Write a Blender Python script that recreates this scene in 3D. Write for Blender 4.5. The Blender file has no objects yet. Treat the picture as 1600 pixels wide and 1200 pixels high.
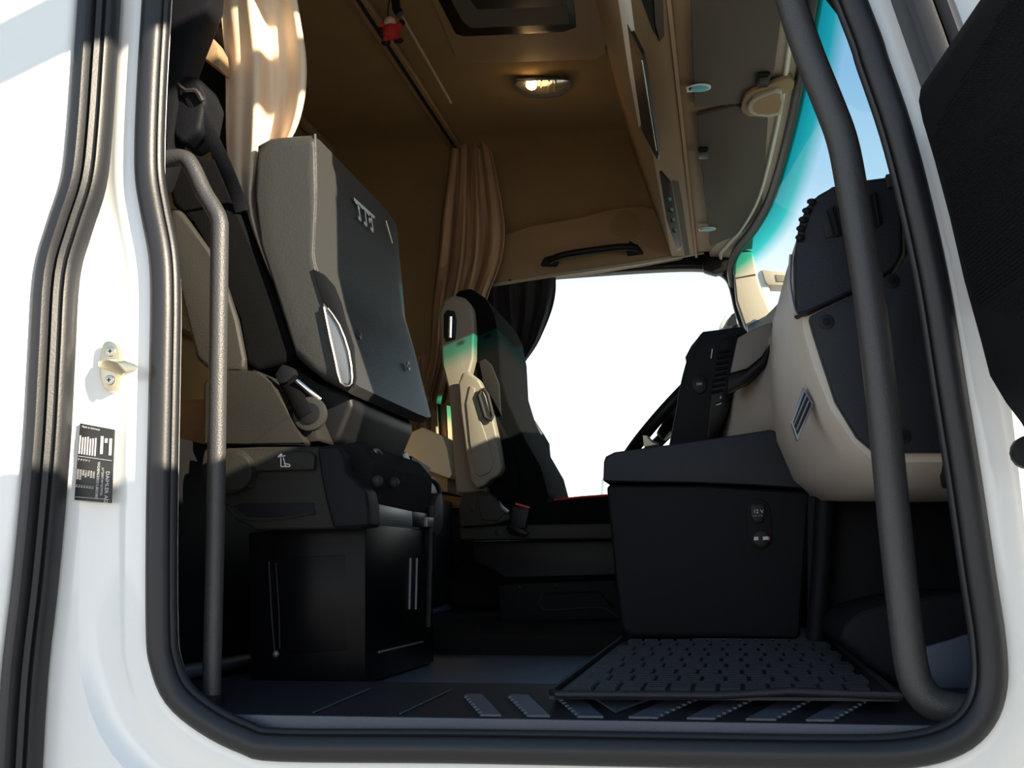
import bpy, bmesh, math, random
from mathutils import Vector, Matrix
random.seed(7)
V = Vector
scene = bpy.context.scene
col = scene.collection

# ---------------------------------------------------------------- camera
# world: x = towards the truck's nose, y = across the cab (0 = passenger door plane), z = up from the door sill
F, CX, CY = 1900.0, 800.0, 600.0
CAM = V((0.0, -1.6, 0.21))
Yc = V((340, 286, F)).normalized()
Xc = V(((F*F + 286*350)/340.0, -350, -F)).normalized()
Zc = Xc.cross(Yc).normalized()
right = V((Xc.x, Yc.x, Zc.x)); down = V((Xc.y, Yc.y, Zc.y)); fwd = V((Xc.z, Yc.z, Zc.z))
cd = bpy.data.cameras.new('camera'); cam = bpy.data.objects.new('camera', cd); col.objects.link(cam)
cd.sensor_width = 36; cd.lens = 36*F/1600; cd.clip_start = 0.02; cd.clip_end = 500
up = -down; back = -fwd
cam.matrix_world = Matrix(((right.x, up.x, back.x, CAM.x), (right.y, up.y, back.y, CAM.y), (right.z, up.z, back.z, CAM.z), (0, 0, 0, 1)))
scene.camera = cam

# ---------------------------------------------------------------- world and sun
w = bpy.data.worlds.new('world'); scene.world = w; w.use_nodes = True
nt = w.node_tree; nt.nodes.clear()
tc = nt.nodes.new('ShaderNodeTexCoord'); sp = nt.nodes.new('ShaderNodeSeparateXYZ')
cr = nt.nodes.new('ShaderNodeValToRGB'); bg = nt.nodes.new('ShaderNodeBackground'); ow = nt.nodes.new('ShaderNodeOutputWorld')
nt.links.new(tc.outputs['Generated'], sp.inputs[0]); nt.links.new(sp.outputs['Z'], cr.inputs[0])
nt.links.new(cr.outputs[0], bg.inputs[0]); nt.links.new(bg.outputs[0], ow.inputs[0])
e = cr.color_ramp.elements
e[0].position = 0.0; e[0].color = (2.6, 2.55, 2.5, 1)
e[1].position = 1.0; e[1].color = (.34, .5, .78, 1)
for p, c in ((.12, (2.1, 2.1, 2.1, 1)), (.22, (1.3, 1.4, 1.5, 1)), (.30, (.50, .78, 1.02, 1)), (.38, (.33, .62, .92, 1)), (.65, (.32, .52, .80, 1))):
    k = e.new(p); k.color = c
bg.inputs[1].default_value = 1.0
SUN_AZ, SUN_EL = math.radians(28.8), math.radians(20)
sund = V((math.cos(SUN_AZ)*math.cos(SUN_EL), -math.sin(SUN_AZ)*math.cos(SUN_EL), math.sin(SUN_EL)))  # towards the sun
sl = bpy.data.lights.new('sun', 'SUN'); sl.energy = 15.0; sl.angle = math.radians(.6); sl.color = (1, .86, .66)
so = bpy.data.objects.new('sun', sl); col.objects.link(so); so.rotation_euler = sund.to_track_quat('Z', 'Y').to_euler(); so.location = sund*30
scene.view_settings.view_transform = 'Standard'; scene.view_settings.look = 'None'
scene.view_settings.gamma = 1; scene.view_settings.exposure = 0.0
scene.view_settings.use_curve_mapping = False

# ---------------------------------------------------------------- helpers
def P(px, py, y=None, x=None, z=None):
    d = V((px-CX, py-CY, F)); d = V((Xc.dot(d), Yc.dot(d), Zc.dot(d)))
    if y is not None: t = (y-CAM.y)/d.y
    elif x is not None: t = (x-CAM.x)/d.x
    else: t = (z-CAM.z)/d.z
    return CAM + d*t
def PP(pts, **k): return [P(a, b, **k) for a, b in pts]

MATS = {}
def mat(name, colr, rough=.5, metal=0, noise=None, bump=None, coat=0, spec=.5, emit=None, sheen=0):
    m = bpy.data.materials.new(name); m.use_nodes = True; n = m.node_tree; b = n.nodes['Principled BSDF']
    b.inputs['Base Color'].default_value = (*colr, 1); b.inputs['Roughness'].default_value = rough
    b.inputs['Metallic'].default_value = metal; b.inputs['Coat Weight'].default_value = coat
    b.inputs['Specular IOR Level'].default_value = spec; b.inputs['Sheen Weight'].default_value = sheen
    if emit: b.inputs['Emission Color'].default_value = (*emit[0], 1); b.inputs['Emission Strength'].default_value = emit[1]
    co = n.nodes.new('ShaderNodeTexCoord')
    if noise:
        t = n.nodes.new('ShaderNodeTexNoise'); t.inputs['Scale'].default_value = noise[0]; t.inputs['Detail'].default_value = 5
        r = n.nodes.new('ShaderNodeMix'); r.data_type = 'RGBA'
        r.inputs[6].default_value = (*[c*(1-noise[1]) for c in colr], 1); r.inputs[7].default_value = (*[min(1, c*(1+noise[1])) for c in colr], 1)
        n.links.new(co.outputs['Object'], t.inputs['Vector']); n.links.new(t.outputs[0], r.inputs[0]); n.links.new(r.outputs[2], b.inputs['Base Color'])
    if bump:
        t = n.nodes.new('ShaderNodeTexNoise'); t.inputs['Scale'].default_value = bump[0]; t.inputs['Detail'].default_value = 3
        u = n.nodes.new('ShaderNodeBump'); u.inputs['Strength'].default_value = bump[1]; u.inputs['Distance'].default_value = .002
        n.links.new(co.outputs['Object'], t.inputs['Vector']); n.links.new(t.outputs[0], u.inputs['Height']); n.links.new(u.outputs[0], b.inputs['Normal'])
    MATS[name] = m; return m
mat('white_paint', (.80, .81, .80), .18, coat=.6)
mat('rubber', (.014, .015, .018), .42, bump=(300, .1), spec=.4)
mat('dark_plastic', (.0075, .0082, .0105), .55, bump=(420, .35), spec=.1)
mat('deep_black', (.005, .005, .006), .5, spec=.25)
mat('gloss_black', (.003, .003, .004), .3, spec=.1)
mat('grey_plastic', (.028, .027, .024), .55, bump=(420, .35), spec=.18)
mat('cover_grey', (.019, .018, .016), .6, bump=(420, .35), spec=.12)
mat('cap_plastic', (.014, .017, .023), .5, bump=(420, .3), spec=.2)
mat('tube_grey', (.04, .04, .042), .42, bump=(500, .4))
mat('vinyl', (.034, .035, .034), .45, bump=(260, .25), spec=.25)
mat('velour', (.0045, .0045, .005), .95, noise=(700, .8), bump=(500, .5), spec=.06)
mat('beige_trim', (.38, .33, .26), .5, bump=(420, .2))
mat('dash_beige', (.50, .45, .40), .5, bump=(420, .25))
mat('dash_grey', (.14, .12, .105), .5, bump=(420, .25))
mat('seat_beige', (.19, .165, .125), .55, bump=(420, .25))
mat('headliner', (.27, .185, .09), .95, noise=(9, .12), bump=(350, .3), spec=.1)
mat('tan_trim', (.29, .19, .10), .7, bump=(350, .2))
mat('visor_grey', (.085, .07, .056), .8, bump=(350, .2))
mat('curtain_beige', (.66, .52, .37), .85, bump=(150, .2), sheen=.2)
mat('curtain_brown', (.42, .28, .18), .9, bump=(150, .2))
mat('curtain_black', (.018, .016, .020), .9, bump=(150, .2))
mat('floor_vinyl', (.052, .068, .10), .42, bump=(500, .5))
mat('sill_plastic', (.05, .062, .085), .38, bump=(500, .3))
mat('carpet', (.012, .011, .011), .95, bump=(500, .8), spec=.1)
mat('mat_rubber', (.011, .012, .016), .5, bump=(300, .3), spec=.3)
mat('chrome', (.75, .75, .75), .15, 1)
mat('steel', (.55, .52, .45), .35, 1)
mat('brass_steel', (.62, .56, .42), .38, 1)
mat('plate_grey', (.15, .165, .18), .35, .5)
mat('white_print', (.55, .55, .55), .6)
mat('black_print', (.02, .02, .02), .4)
mat('red_plastic', (.5, .03, .03), .5)
mat('red_cloth', (.45, .02, .02), .9)
mat('teal', (.10, .50, .58), .5)
mat('badge_white', (.8, .78, .70), .5)
mat('cream', (.75, .66, .46), .6)
mat('skin_cloth', (.6, .42, .3), .9)
mat('lamp_reflector', (.8, .75, .65), .15, .9)
mat('bulb', (1, .9, .7), .4, emit=((1, .62, .25), 22))
mat('ground', (.36, .35, .33), .9, noise=(.5, .15))
mat('bark', (.06, .045, .035), .9)
mat('mirror_white', (.7, .7, .7), .3)
mat('dark_glass', (.02, .025, .03), .05)

def glass_mat(name, band=None):
    m = bpy.data.materials.new(name); m.use_nodes = True; n = m.node_tree; n.nodes.clear()
    o = n.nodes.new('ShaderNodeOutputMaterial'); mx = n.nodes.new('ShaderNodeMixShader'); tr = n.nodes.new('ShaderNodeBsdfTransparent')
    gl = n.nodes.new('ShaderNodeBsdfGlossy'); gl.inputs['Roughness'].default_value = .02
    mx.inputs[0].default_value = .03
    n.links.new(tr.outputs[0], mx.inputs[1]); n.links.new(gl.outputs[0], mx.inputs[2]); n.links.new(mx.outputs[0], o.inputs[0])
    tr.inputs[0].default_value = (.93, .96, .95, 1)
    if band:
        c = n.nodes.new('ShaderNodeTexCoord'); s = n.nodes.new('ShaderNodeSeparateXYZ'); r = n.nodes.new('ShaderNodeMapRange'); k = n.nodes.new('ShaderNodeValToRGB')
        r.inputs[1].default_value = band[0]; r.inputs[2].default_value = band[1]
        n.links.new(c.outputs['Object'], s.inputs[0]); n.links.new(s.outputs['Z'], r.inputs[0]); n.links.new(r.outputs[0], k.inputs[0]); n.links.new(k.outputs[0], tr.inputs[0])
        k.color_ramp.elements[0].color = (.80, .86, .86, 1); k.color_ramp.elements[1].color = (.004, .34, .32, 1)
        q = k.color_ramp.elements.new(.45); q.color = (.04, .55, .46, 1)
    MATS[name] = m; return m
glass_mat('side_glass'); glass_mat('windscreen_glass', (1.08, 1.15))

def tag(o, label, cat, group=None, kind=None):
    o['label'] = label
    if cat: o['category'] = cat
    if group: o['group'] = group
    if kind: o['kind'] = kind
    return o
def thing(name, label, cat, loc=(0, 0, 0), group=None, kind=None):
    o = bpy.data.objects.new(name, None); col.objects.link(o); o.location = loc; o.empty_display_size = .05
    return tag(o, label, cat, group, kind)
def link(name, me, m, parent=None, smooth=True, ang=35):
    o = bpy.data.objects.new(name, me); col.objects.link(o)
    if m: me.materials.append(MATS[m])
    if smooth and len(me.polygons):
        me.polygons.foreach_set('use_smooth', [True]*len(me.polygons)); me.set_sharp_from_angle(angle=math.radians(ang))
    if parent is not None:
        o.parent = parent
        if parent.parent is None: o.matrix_parent_inverse = Matrix.Translation(-parent.location)
    return o
def mesh(name, vs, fs, m, parent=None, smooth=True, bevel=0, seg=2, solid=0, ang=35):
    me = bpy.data.meshes.new(name); me.from_pydata([tuple(v) for v in vs], [], fs)
    bm = bmesh.new(); bm.from_mesh(me); bmesh.ops.recalc_face_normals(bm, faces=bm.faces)
    if bevel:
        ed = [x for x in bm.edges if len(x.link_faces) == 2 and x.calc_face_angle(0) > math.radians(28)]
        bmesh.ops.bevel(bm, geom=ed, offset=bevel, segments=seg, profile=.6, affect='EDGES', clamp_overlap=True)
    bm.to_mesh(me); bm.free(); me.update()
    o = link(name, me, m, parent, smooth, ang)
    if solid:
        s = o.modifiers.new('solid', 'SOLIDIFY'); s.thickness = solid; s.offset = 0
    return o
def cat(pts, n=4, closed=False):
    pts = [V(p) for p in pts]; N = len(pts); out = []
    rng = range(N) if closed else range(N-1)
    for i in rng:
        if closed: a, b, c, d = pts[i-1], pts[i], pts[(i+1) % N], pts[(i+2) % N]
        else: a, b, c, d = pts[max(i-1, 0)], pts[i], pts[i+1], pts[min(i+2, N-1)]
        for k in range(n):
            t = k/n
            out.append(.5*((2*b)+(c-a)*t+(2*a-5*b+4*c-d)*t*t+(3*b-a-3*c+d)*t**3))
    if not closed: out.append(pts[-1])
    return out
def prism(name, pts, vec, m, parent=None, bevel=.003, seg=2, curve=0, scale=1.0):
    if curve: pts = cat(pts, curve, True)
    n = len(pts); vec = V(vec); c = sum((V(p) for p in pts), V())/n
    back_ = [c+(V(p)-c)*scale+vec for p in pts]
    vs = [V(p) for p in pts]+back_
    fs = [list(range(n)), list(range(2*n-1, n-1, -1))]+[[i, (i+1) % n, n+(i+1) % n, n+i] for i in range(n)]
    return mesh(name, vs, fs, m, parent, bevel=bevel, seg=seg)
def poly(name, pts, Y, th, m, parent=None, bevel=.003, curve=0, seg=2, scale=1.0):
    return prism(name, PP(pts, y=Y), (0, th, 0), m, parent, bevel, seg, curve, scale)
def polyx(name, pts, X, th, m, parent=None, bevel=.003, curve=0):
    return prism(name, PP(pts, x=X), (-th, 0, 0), m, parent, bevel, 2, curve)
def polyz(name, pts, Z, th, m, parent=None, bevel=.002, curve=0):
    return prism(name, PP(pts, z=Z), (0, 0, th), m, parent, bevel, 2, curve)
def box(name, a, b, m, parent=None, bevel=.004, seg=2):
    x0, y0, z0 = a; x1, y1, z1 = b
    return prism(name, [(x0, y0, z0), (x1, y0, z0), (x1, y1, z0), (x0, y1, z0)], (0, 0, z1-z0), m, parent, bevel, seg)
def tube(name, pts, r, m, parent=None, n=12, curve=0, closed=False, flat=1.0, cap=True):
    if curve: pts = cat(pts, curve, closed)
    pts = [V(p) for p in pts]; N = len(pts); vs = []; fs = []
    rr = r if isinstance(r, (list, tuple)) else None
    t0 = (pts[1]-pts[0]).normalized(); ref = V((0, 1, 0)) if abs(t0.y) < .9 else V((1, 0, 0))
    u = (ref - t0*ref.dot(t0)).normalized()
    for i in range(N):
        a = pts[i-1] if (i or closed) else pts[0]; b = pts[(i+1) % N] if (i < N-1 or closed) else pts[-1]
        t = (b-a).normalized(); u = (u-t*u.dot(t)).normalized(); v = t.cross(u)
        R = r if rr is None else rr[0]+(rr[-1]-rr[0])*i/(N-1)
        for k in range(n):
            an = 2*math.pi*k/n; vs.append(pts[i]+u*math.cos(an)*R*flat+v*math.sin(an)*R)
    for i in range(N if closed else N-1):
        j = (i+1) % N
        for k in range(n): fs.append([i*n+k, i*n+(k+1) % n, j*n+(k+1) % n, j*n+k])
    if not closed and cap: fs += [list(range(n)), list(range((N-1)*n, N*n))]
    return mesh(name, vs, fs, m, parent, ang=50)
def grid(name, rows, m, parent=None, solid=0, closed_v=False, ang=60):
    R, Cn = len(rows), len(rows[0]); vs = [p for r in rows for p in r]; fs = []
    for i in range(R-1):
        for j in range(Cn if closed_v else Cn-1):
            k = (j+1) % Cn; fs.append([i*Cn+j, i*Cn+k, (i+1)*Cn+k, (i+1)*Cn+j])
    return mesh(name, vs, fs, m, parent, solid=solid, ang=ang)
def loft(name, secs, m, parent=None, bevel=0, ang=35):
    n = len(secs[0]); vs = [p for s in secs for p in s]; fs = [list(range(n)), list(range((len(secs)-1)*n, len(secs)*n))]
    for i in range(len(secs)-1):
        for j in range(n): fs.append([i*n+j, i*n+(j+1) % n, (i+1)*n+(j+1) % n, (i+1)*n+j])
    return mesh(name, vs, fs, m, parent, bevel=bevel, ang=ang)
def disc(name, c, nrm, r, th, m, parent=None, n=24, r2=None, bevel=.001, asp=1.0, upv=(0, 0, 1)):
    nrm = V(nrm).normalized(); a = V(upv); a = (a-nrm*a.dot(nrm)).normalized(); b = nrm.cross(a)
    pts = [V(c)+(a*math.cos(2*math.pi*k/n)*asp+b*math.sin(2*math.pi*k/n))*r for k in range(n)]
    return prism(name, pts, nrm*th, m, parent, bevel, 2, 0, (r2/r if r2 else 1.0))
def sphere(name, c, r, m, parent=None, seg=12, sc=(1, 1, 1)):
    me = bpy.data.meshes.new(name); bm = bmesh.new(); bmesh.ops.create_uvsphere(bm, u_segments=seg, v_segments=seg//2+2, radius=r)
    for v in bm.verts: v.co = V((v.co.x*sc[0], v.co.y*sc[1], v.co.z*sc[2]))+V(c)
    bm.to_mesh(me); bm.free(); return link(name, me, m, parent, ang=60)
def text(name, s, size, o, r, u, m, parent=None, th=.0004, align='LEFT'):
    r = V(r).normalized(); u = V(u).normalized(); nn = r.cross(u)
    cu = bpy.data.curves.new(name, 'FONT'); cu.body = s; cu.size = size; cu.extrude = th; cu.align_x = align; cu.resolution_u = 2
    to = bpy.data.objects.new(name, cu); me = bpy.data.meshes.new_from_object(to); bpy.data.objects.remove(to)
    M = Matrix(((r.x, u.x, nn.x, o[0]), (r.y, u.y, nn.y, o[1]), (r.z, u.z, nn.z, o[2]), (0, 0, 0, 1)))
    me.transform(M); return link(name, me, m, parent, smooth=False)
def strokes(name, segs, m, parent=None, wdt=.002, nrm=(0, -1, 0), th=.0006):
    nrm = V(nrm); vs = []; fs = []
    for a, b in segs:
        a = V(a); b = V(b); t = (b-a).normalized(); s = t.cross(nrm).normalized()*wdt/2; k = len(vs)
        vs += [a-s, a+s, b+s, b-s, a-s+nrm*th, a+s+nrm*th, b+s+nrm*th, b-s+nrm*th]
        fs += [[k, k+1, k+2, k+3], [k+4, k+5, k+6, k+7], [k, k+1, k+5, k+4], [k+1, k+2, k+6, k+5], [k+2, k+3, k+7, k+6], [k+3, k, k+4, k+7]]
    return mesh(name, vs, fs, m, parent, smooth=False)
def sweep(name, path, prof, y0, m, parent=None, closed=True, ang=50, closed_prof=True):
    """path in the x-z plane at y0; prof = (outward offset, y offset)"""
    N = len(path); rows = []
    c = sum((V(p) for p in path), V())/N
    for i in range(N):
        a = path[i-1] if (closed or i) else path[0]; b = path[(i+1) % N] if (closed or i < N-1) else path[-1]
        t = V(((b-a).x, 0, (b-a).z)).normalized(); nn = V((t.z, 0, -t.x))
        if nn.dot(path[i]-c) < 0 and closed: nn = -nn
        rows.append([V((path[i].x+nn.x*o, y0+yy, path[i].z+nn.z*o)) for o, yy in prof])
    if closed: rows.append(rows[0])
    return grid(name, rows, m, parent, closed_v=closed_prof, ang=ang), rows

# ---------------------------------------------------------------- setting: white body side with the door opening
seal_px = [(1330, 0), (1366, 100), (1402, 205), (1432, 320), (1460, 450), (1484, 600), (1508, 750), (1530, 900), (1545, 1000), (1547, 1070), (1530, 1120),
           (1490, 1155), (1420, 1174), (1300, 1178), (1000, 1173), (700, 1168), (440, 1166), (385, 1155), (325, 1125), (278, 1085), (257, 1035), (251, 980), (251, 800), (255, 600),
           (257, 470), (254, 400), (242, 335), (233, 280), (232, 220), (236, 120), (243, 0), (250, -140), (262, -330)]
opening = PP(seal_px, y=0)
zt = 1.50
opening += [V((opening[-1].x+.05, 0, zt-.02)), V((opening[-1].x+.13, 0, zt)), V((-.3, 0, zt)), V((-.06, 0, zt)), V((.03, 0, zt-.04))]
opening = cat(opening, 4, True)
wn = thing('wall_near', 'glossy white painted body side around the open passenger doorway', 'wall', kind='structure')
prof = [(-.012, .03), (.0, .012), (.013, .004), (.03, .001), (.048, .001), (.058, .005), (.072, .011), (.10, .011), (.112, .006), (.122, -.003)]
_, rows = sweep('body_panel', opening, prof, 0, 'white_paint', wn, closed_prof=False)
far = []
for r in rows:
    p = r[-1]; d = V((p.x+.25, 0, p.z-.45))
    if p.x > 0.1 and p.z > .62: q = p+(r[-1]-r[3]).normalized()*.05; q.y = p.y
    else:
        t = min((.85+.25)/d.x if d.x > 0 else (-1.7+.25)/d.x if d.x < 0 else 9, (1.85-.45)/d.z if d.z > 0 else (-.75-.45)/d.z if d.z < 0 else 9)
        q = V((-.25+d.x*t, p.y, .45+d.z*t))
    far.append(q)
grid('outer_panel', [[r[-1], V((f.x, r[-1].y-.004, f.z)), V((f.x, .03, f.z))] for r, f in zip(rows, far)], 'white_paint', wn)

ds = thing('door_seal', 'black rubber seal running right round the open doorway', 'seal', (0, 0, 0))
bulb = [(.018*math.cos(a)*1.0+.002, -.002+.015*math.sin(a)) for a in [2*math.pi*k/12 for k in range(12)]]
sweep('seal_bulb', opening, bulb, 0, 'rubber', ds)
lip = [(-.018+.0055*math.cos(a), .002+.009*math.sin(a)) for a in [2*math.pi*k/8 for k in range(8)]]
sweep('seal_lip', opening, lip, 0, 'rubber', ds)

def strip(name, pts, Y, prof, m, parent):
    path = cat(PP(pts, y=Y), 4); rows = []
    for i, p in enumerate(path):
        a = path[max(i-1, 0)]; b = path[min(i+1, len(path)-1)]; t = (b-a).normalized(); nn = V((t.z, 0, -t.x))
        if nn.x < 0: nn = -nn
        rows.append([V((p.x+nn.x*o, Y+yy, p.z+nn.z*o)) for o, yy in prof])
    return grid(name, rows, m, parent, closed_v=True, ang=50)
ws = thing('weather_strip', 'wide ribbed black rubber strip down the white pillar at far left', 'seal')
wpath = [(165, -150), (157, 0), (150, 110), (143, 210), (134, 285), (112, 355), (92, 430), (84, 560), (76, 700), (58, 900), (40, 1060), (28, 1260)]
strip('main_lobe', wpath, -.03, [(-.034, .02), (-.034, -.006), (-.024, -.02), (-.010, -.022), (-.002, -.012), (-.002, .02)], 'rubber', ws)
strip('middle_lobe', wpath, -.03, [(-.002, .02), (-.002, -.01), (.004, -.017), (.010, -.012), (.010, .02)], 'rubber', ws)
strip('edge_lip', wpath, -.03, [(.010, .02), (.010, -.006), (.016, -.010), (.022, -.004), (.022, .02)], 'rubber', ws)
orp = cat(PP([(a-32, b) for a, b in wpath], y=-.03), 4)
grid('outer_rear_panel', [[p+V((.004, .02, 0)), p+V((0, -.014, 0)), p+V((-.01, -.02, 0)), V((-1.7, -.05, p.z)), V((-1.7, .0, p.z))] for p in orp], 'white_paint', wn)
ws2 = thing('weather_strip', 'black rubber strip on the front pillar beside the mesh-covered door pocket', 'seal')
wp2 = [(1330, -300), (1376, -150), (1428, 0), (1470, 120), (1500, 230), (1530, 350), (1560, 480)]
strip('main_lobe', wp2, -.03, [(-.02, .035), (-.018, -.030), (-.006, -.038), (.012, -.034), (.016, .035)], 'rubber', ws2)
strip('edge_lip', wp2, -.03, [(.016, .035), (.018, -.022), (.030, -.03), (.04, -.022), (.042, .035)], 'rubber', ws2)

# ---------------------------------------------------------------- setting: floor, ceiling, walls, windows
FL = .03
fl = mesh('floor', [(-1.3, .2, FL), (.85, .2, FL), (.85, 2.25, FL), (-1.3, 2.25, FL), (-1.3, .2, 0), (.85, .2, 0)], [[0, 1, 2, 3], [0, 1, 5, 4]], 'floor_vinyl', smooth=False)
tag(fl, 'dark blue-grey vinyl floor of the truck cab', 'floor', kind='structure')
tr = thing('trim_1', 'dark plastic sill strip and tread along the bottom of the doorway', 'sill', kind='structure')
TZ = P(900, 1124, y=.03).z
def tz_(y): return TZ+(y-.03)*.18
box('sill_riser', (-1.2, .022, -.06), (.8, .03, TZ), 'sill_plastic', tr, bevel=.001)
loft('tread_base', [[V((x, .0301, -.06)), V((x, .2, -.06)), V((x, .2, tz_(.2)-.001)), V((x, .0301, TZ-.001))] for x in (-1.2, .8)], 'mat_rubber', tr)
def tread(x0, x1, lean, n=8, wide=True):
    """one parallelogram block with a toothed edge, lying on the sloping tread"""
    ya, yb = .036, .13; sg = -1 if lean > 0 else 1; edge = []
    for k in range(n):
        for t, q in ((k/n, 0), ((k+.5)/n, 0), ((k+.5)/n, 1), ((k+1)/n, 1)):
            yy = ya+(yb-ya)*t; edge.append(V((x1+lean*t+q*sg*.005, yy, tz_(yy))))
    out = [V((x0, ya, tz_(ya)))]+edge+[V((x0+lean, yb, tz_(yb)))]
    prism('tread_block', out, (0, 0, .003), 'sill_plastic', tr, bevel=0)
for pxa, pxb in ((752, 785), (826, 862), (906, 946)):
    tread(P(pxb, 1120, z=TZ).x, P(pxa, 1120, z=TZ).x, -.045)
for pxa, pxb in ((985, 1030), (1075, 1118), (1165, 1210), (1255, 1297)):
    tread(P(pxa, 1120, z=TZ).x, P(pxb, 1120, z=TZ).x, .055)
a = P(968, 1112, z=TZ); prism('tread_block', [(a.x, .06, tz_(.06)), (a.x+.05, .13, tz_(.13)), (a.x-.04, .13, tz_(.13))], (0, 0, .003), 'sill_plastic', tr, bevel=0)
for px in (470, 614):
    a = P(px, 1123, z=TZ); strokes('seam', [((a.x, .04, tz_(.04)), (a.x+.045, .16, tz_(.16)))], 'floor_vinyl', tr, .003, (0, 0, 1), .001)

mr = thing('rubber_floor_mat', 'black ribbed rubber mat on the floor in front of the storage box', 'mat', (.0, .4, .035))
mc = [P(858, 1092, y=.07), P(1405, 1096, y=.07), P(1300, 1004, y=.80), P(972, 1003, y=.80)]
def mpt(u, v, h=0):
    a = mc[0].lerp(mc[1], u); b = mc[3].lerp(mc[2], u); q = a.lerp(b, v); return q+V((0, 0, h))
mesh('mat_sheet', [mpt(0, 0), mpt(1, 0), mpt(1, 1), mpt(0, 1), mpt(0, 0, .004), mpt(1, 0, .004), mpt(1, 1, .004), mpt(0, 1, .004)],
     [[0, 1, 2, 3], [4, 5, 6, 7], [0, 1, 5, 4], [1, 2, 6, 5], [2, 3, 7, 6], [3, 0, 4, 7]], 'mat_rubber', mr)
vs, fs = [], []
def bar(a, b, wd, h, vs, fs):
    k = len(vs); s = V((0, wd/2, 0))
    vs += [a-s, b-s, b+s, a+s, a-s*.6+V((0, 0, h)), b-s*.6+V((0, 0, h)), b+s*.6+V((0, 0, h)), a+s*.6+V((0, 0, h))]
    fs += [[k+4, k+5, k+6, k+7], [k, k+1, k+5, k+4], [k+1, k+2, k+6, k+5], [k+2, k+3, k+7, k+6], [k+3, k, k+4, k+7]]
for r in range(34):
    v = .07+.9*r/34; ng = 12; off = (.5 if (r//4) % 2 else 0)/ng*.5
    for g in range(ng):
        u0 = .05+.9*g/ng+off; u1 = u0+.9/ng*.80
        if u1 < .97: bar(mpt(u0, v, .004), mpt(u1, v, .004), .012, .006, vs, fs)
mesh('rib_rows', vs, fs, 'mat_rubber', mr, smooth=False)['kind'] = 'stuff'
tube('mat_rim', [mpt(0, 1, .006), mpt(0, .5, .006), mpt(0, .03, .006), mpt(.02, 0, .006), mpt(.5, 0, .006), mpt(.7, 0, .012), mpt(1, 0, .006), mpt(1, 1, .006)], .0055, 'mat_rubber', mr, n=8)

tc_ = loft('engine_tunnel_cover', [[V((x0, .97+o, FL)), V((x0, .975+o, .07)), V((x0, 1.0+o, .082)), V((x0, 2.2, .082)), V((x0, 2.2, FL))] for x0, o in ((-.82, 0), (-.3, 0), (-.2, .02), (-.12, .12), (-.10, .3))], 'carpet')
tag(tc_, 'black carpeted engine hump on the floor between the two seats', 'tunnel cover')

ce = thing('ceiling', 'brown fabric headliner curving down to the far side of the cab', 'ceiling', kind='structure')
cprof = [(.02, 1.52), (.05, 1.525), (.1, 1.53), (.2, 1.54), (.38, 1.55), (1.2, 1.555), (1.88, 1.55), (2.03, 1.535), (2.13, 1.48), (2.18, 1.41), (2.195, 1.34), (2.202, 1.24)]
cp = cat([V((0, a, b)) for a, b in cprof], 4)
grid('headliner', [[V((x, q.y, q.z)) for q in cp] for x in (-1.24, -1.0, -.82, -.6, -.3, .0)], 'headliner', ce)
# roof skin and front roof panel outside
mesh('roof_skin', [(-1.7, -.02, 1.85), (-.1, -.02, 1.85), (-.1, 2.3, 1.85), (-1.7, 2.3, 1.85), (.15, .05, 1.175), (.15, 1.5, 1.175), (.06, 2.0, 1.17), (-.02, 2.25, 1.17)], [[0, 1, 2, 3], [1, 4, 5, 6, 7, 2]], 'white_paint', ce, smooth=False)
wr = thing('wall_rear', 'brown fabric rear wall of the sleeper behind the seats', 'wall', kind='structure')
mesh('rear_panel', [(-1.24, -.02, -.05), (-1.24, 2.3, -.05), (-1.24, 2.3, 1.7), (-1.24, -.02, 1.7)], [[0, 1, 2, 3]], 'headliner', wr, smooth=False)
tube('rear_moulding', [V((-1.225, y, 1.545)) for y in (.2, 1, 2.0)], .018, 'tan_trim', wr, n=8)
mesh('sleeper_side', [(-1.24, 2.188, .4), (-.80, 2.188, .4), (-.80, 2.188, 1.42), (-1.24, 2.188, 1.42)], [[0, 1, 2, 3]], 'headliner', wr, smooth=False)
wf = thing('wall_front', 'dark bulkhead below the dashboard', 'wall', kind='structure')
mesh('bulkhead', [(.62, 0, -.05), (.62, 2.3, -.05), (.62, 2.3, .62), (.62, 0, .62)], [[0, 1, 2, 3]], 'dark_plastic', wf, smooth=False)
tube('bulkhead_rib', [P(1290, 775, y=.75), P(1285, 880, y=.75), P(1275, 1000, y=.75)], .02, 'dark_plastic', wf, n=10)
poly('footwell_panel', [(1262, 775), (1500, 770), (1520, 950), (1490, 1060), (1330, 1000), (1262, 1000)], .78, .02, 'dark_plastic', wf)
poly('wheel_arch', [(1310, 1000), (1318, 975), (1345, 955), (1400, 940), (1470, 930), (1540, 925), (1560, 1100), (1430, 1100)], .30, .4, 'dark_plastic', wf, bevel=.02, seg=3)
poly('lit_floor_patch', [(1442, 1012), (1485, 1000), (1530, 985), (1538, 1060), (1510, 1085), (1465, 1088), (1448, 1062)], .29, .02, 'floor_vinyl', wf)  # lighter panel standing in for the lit part of the floor carpet

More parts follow.
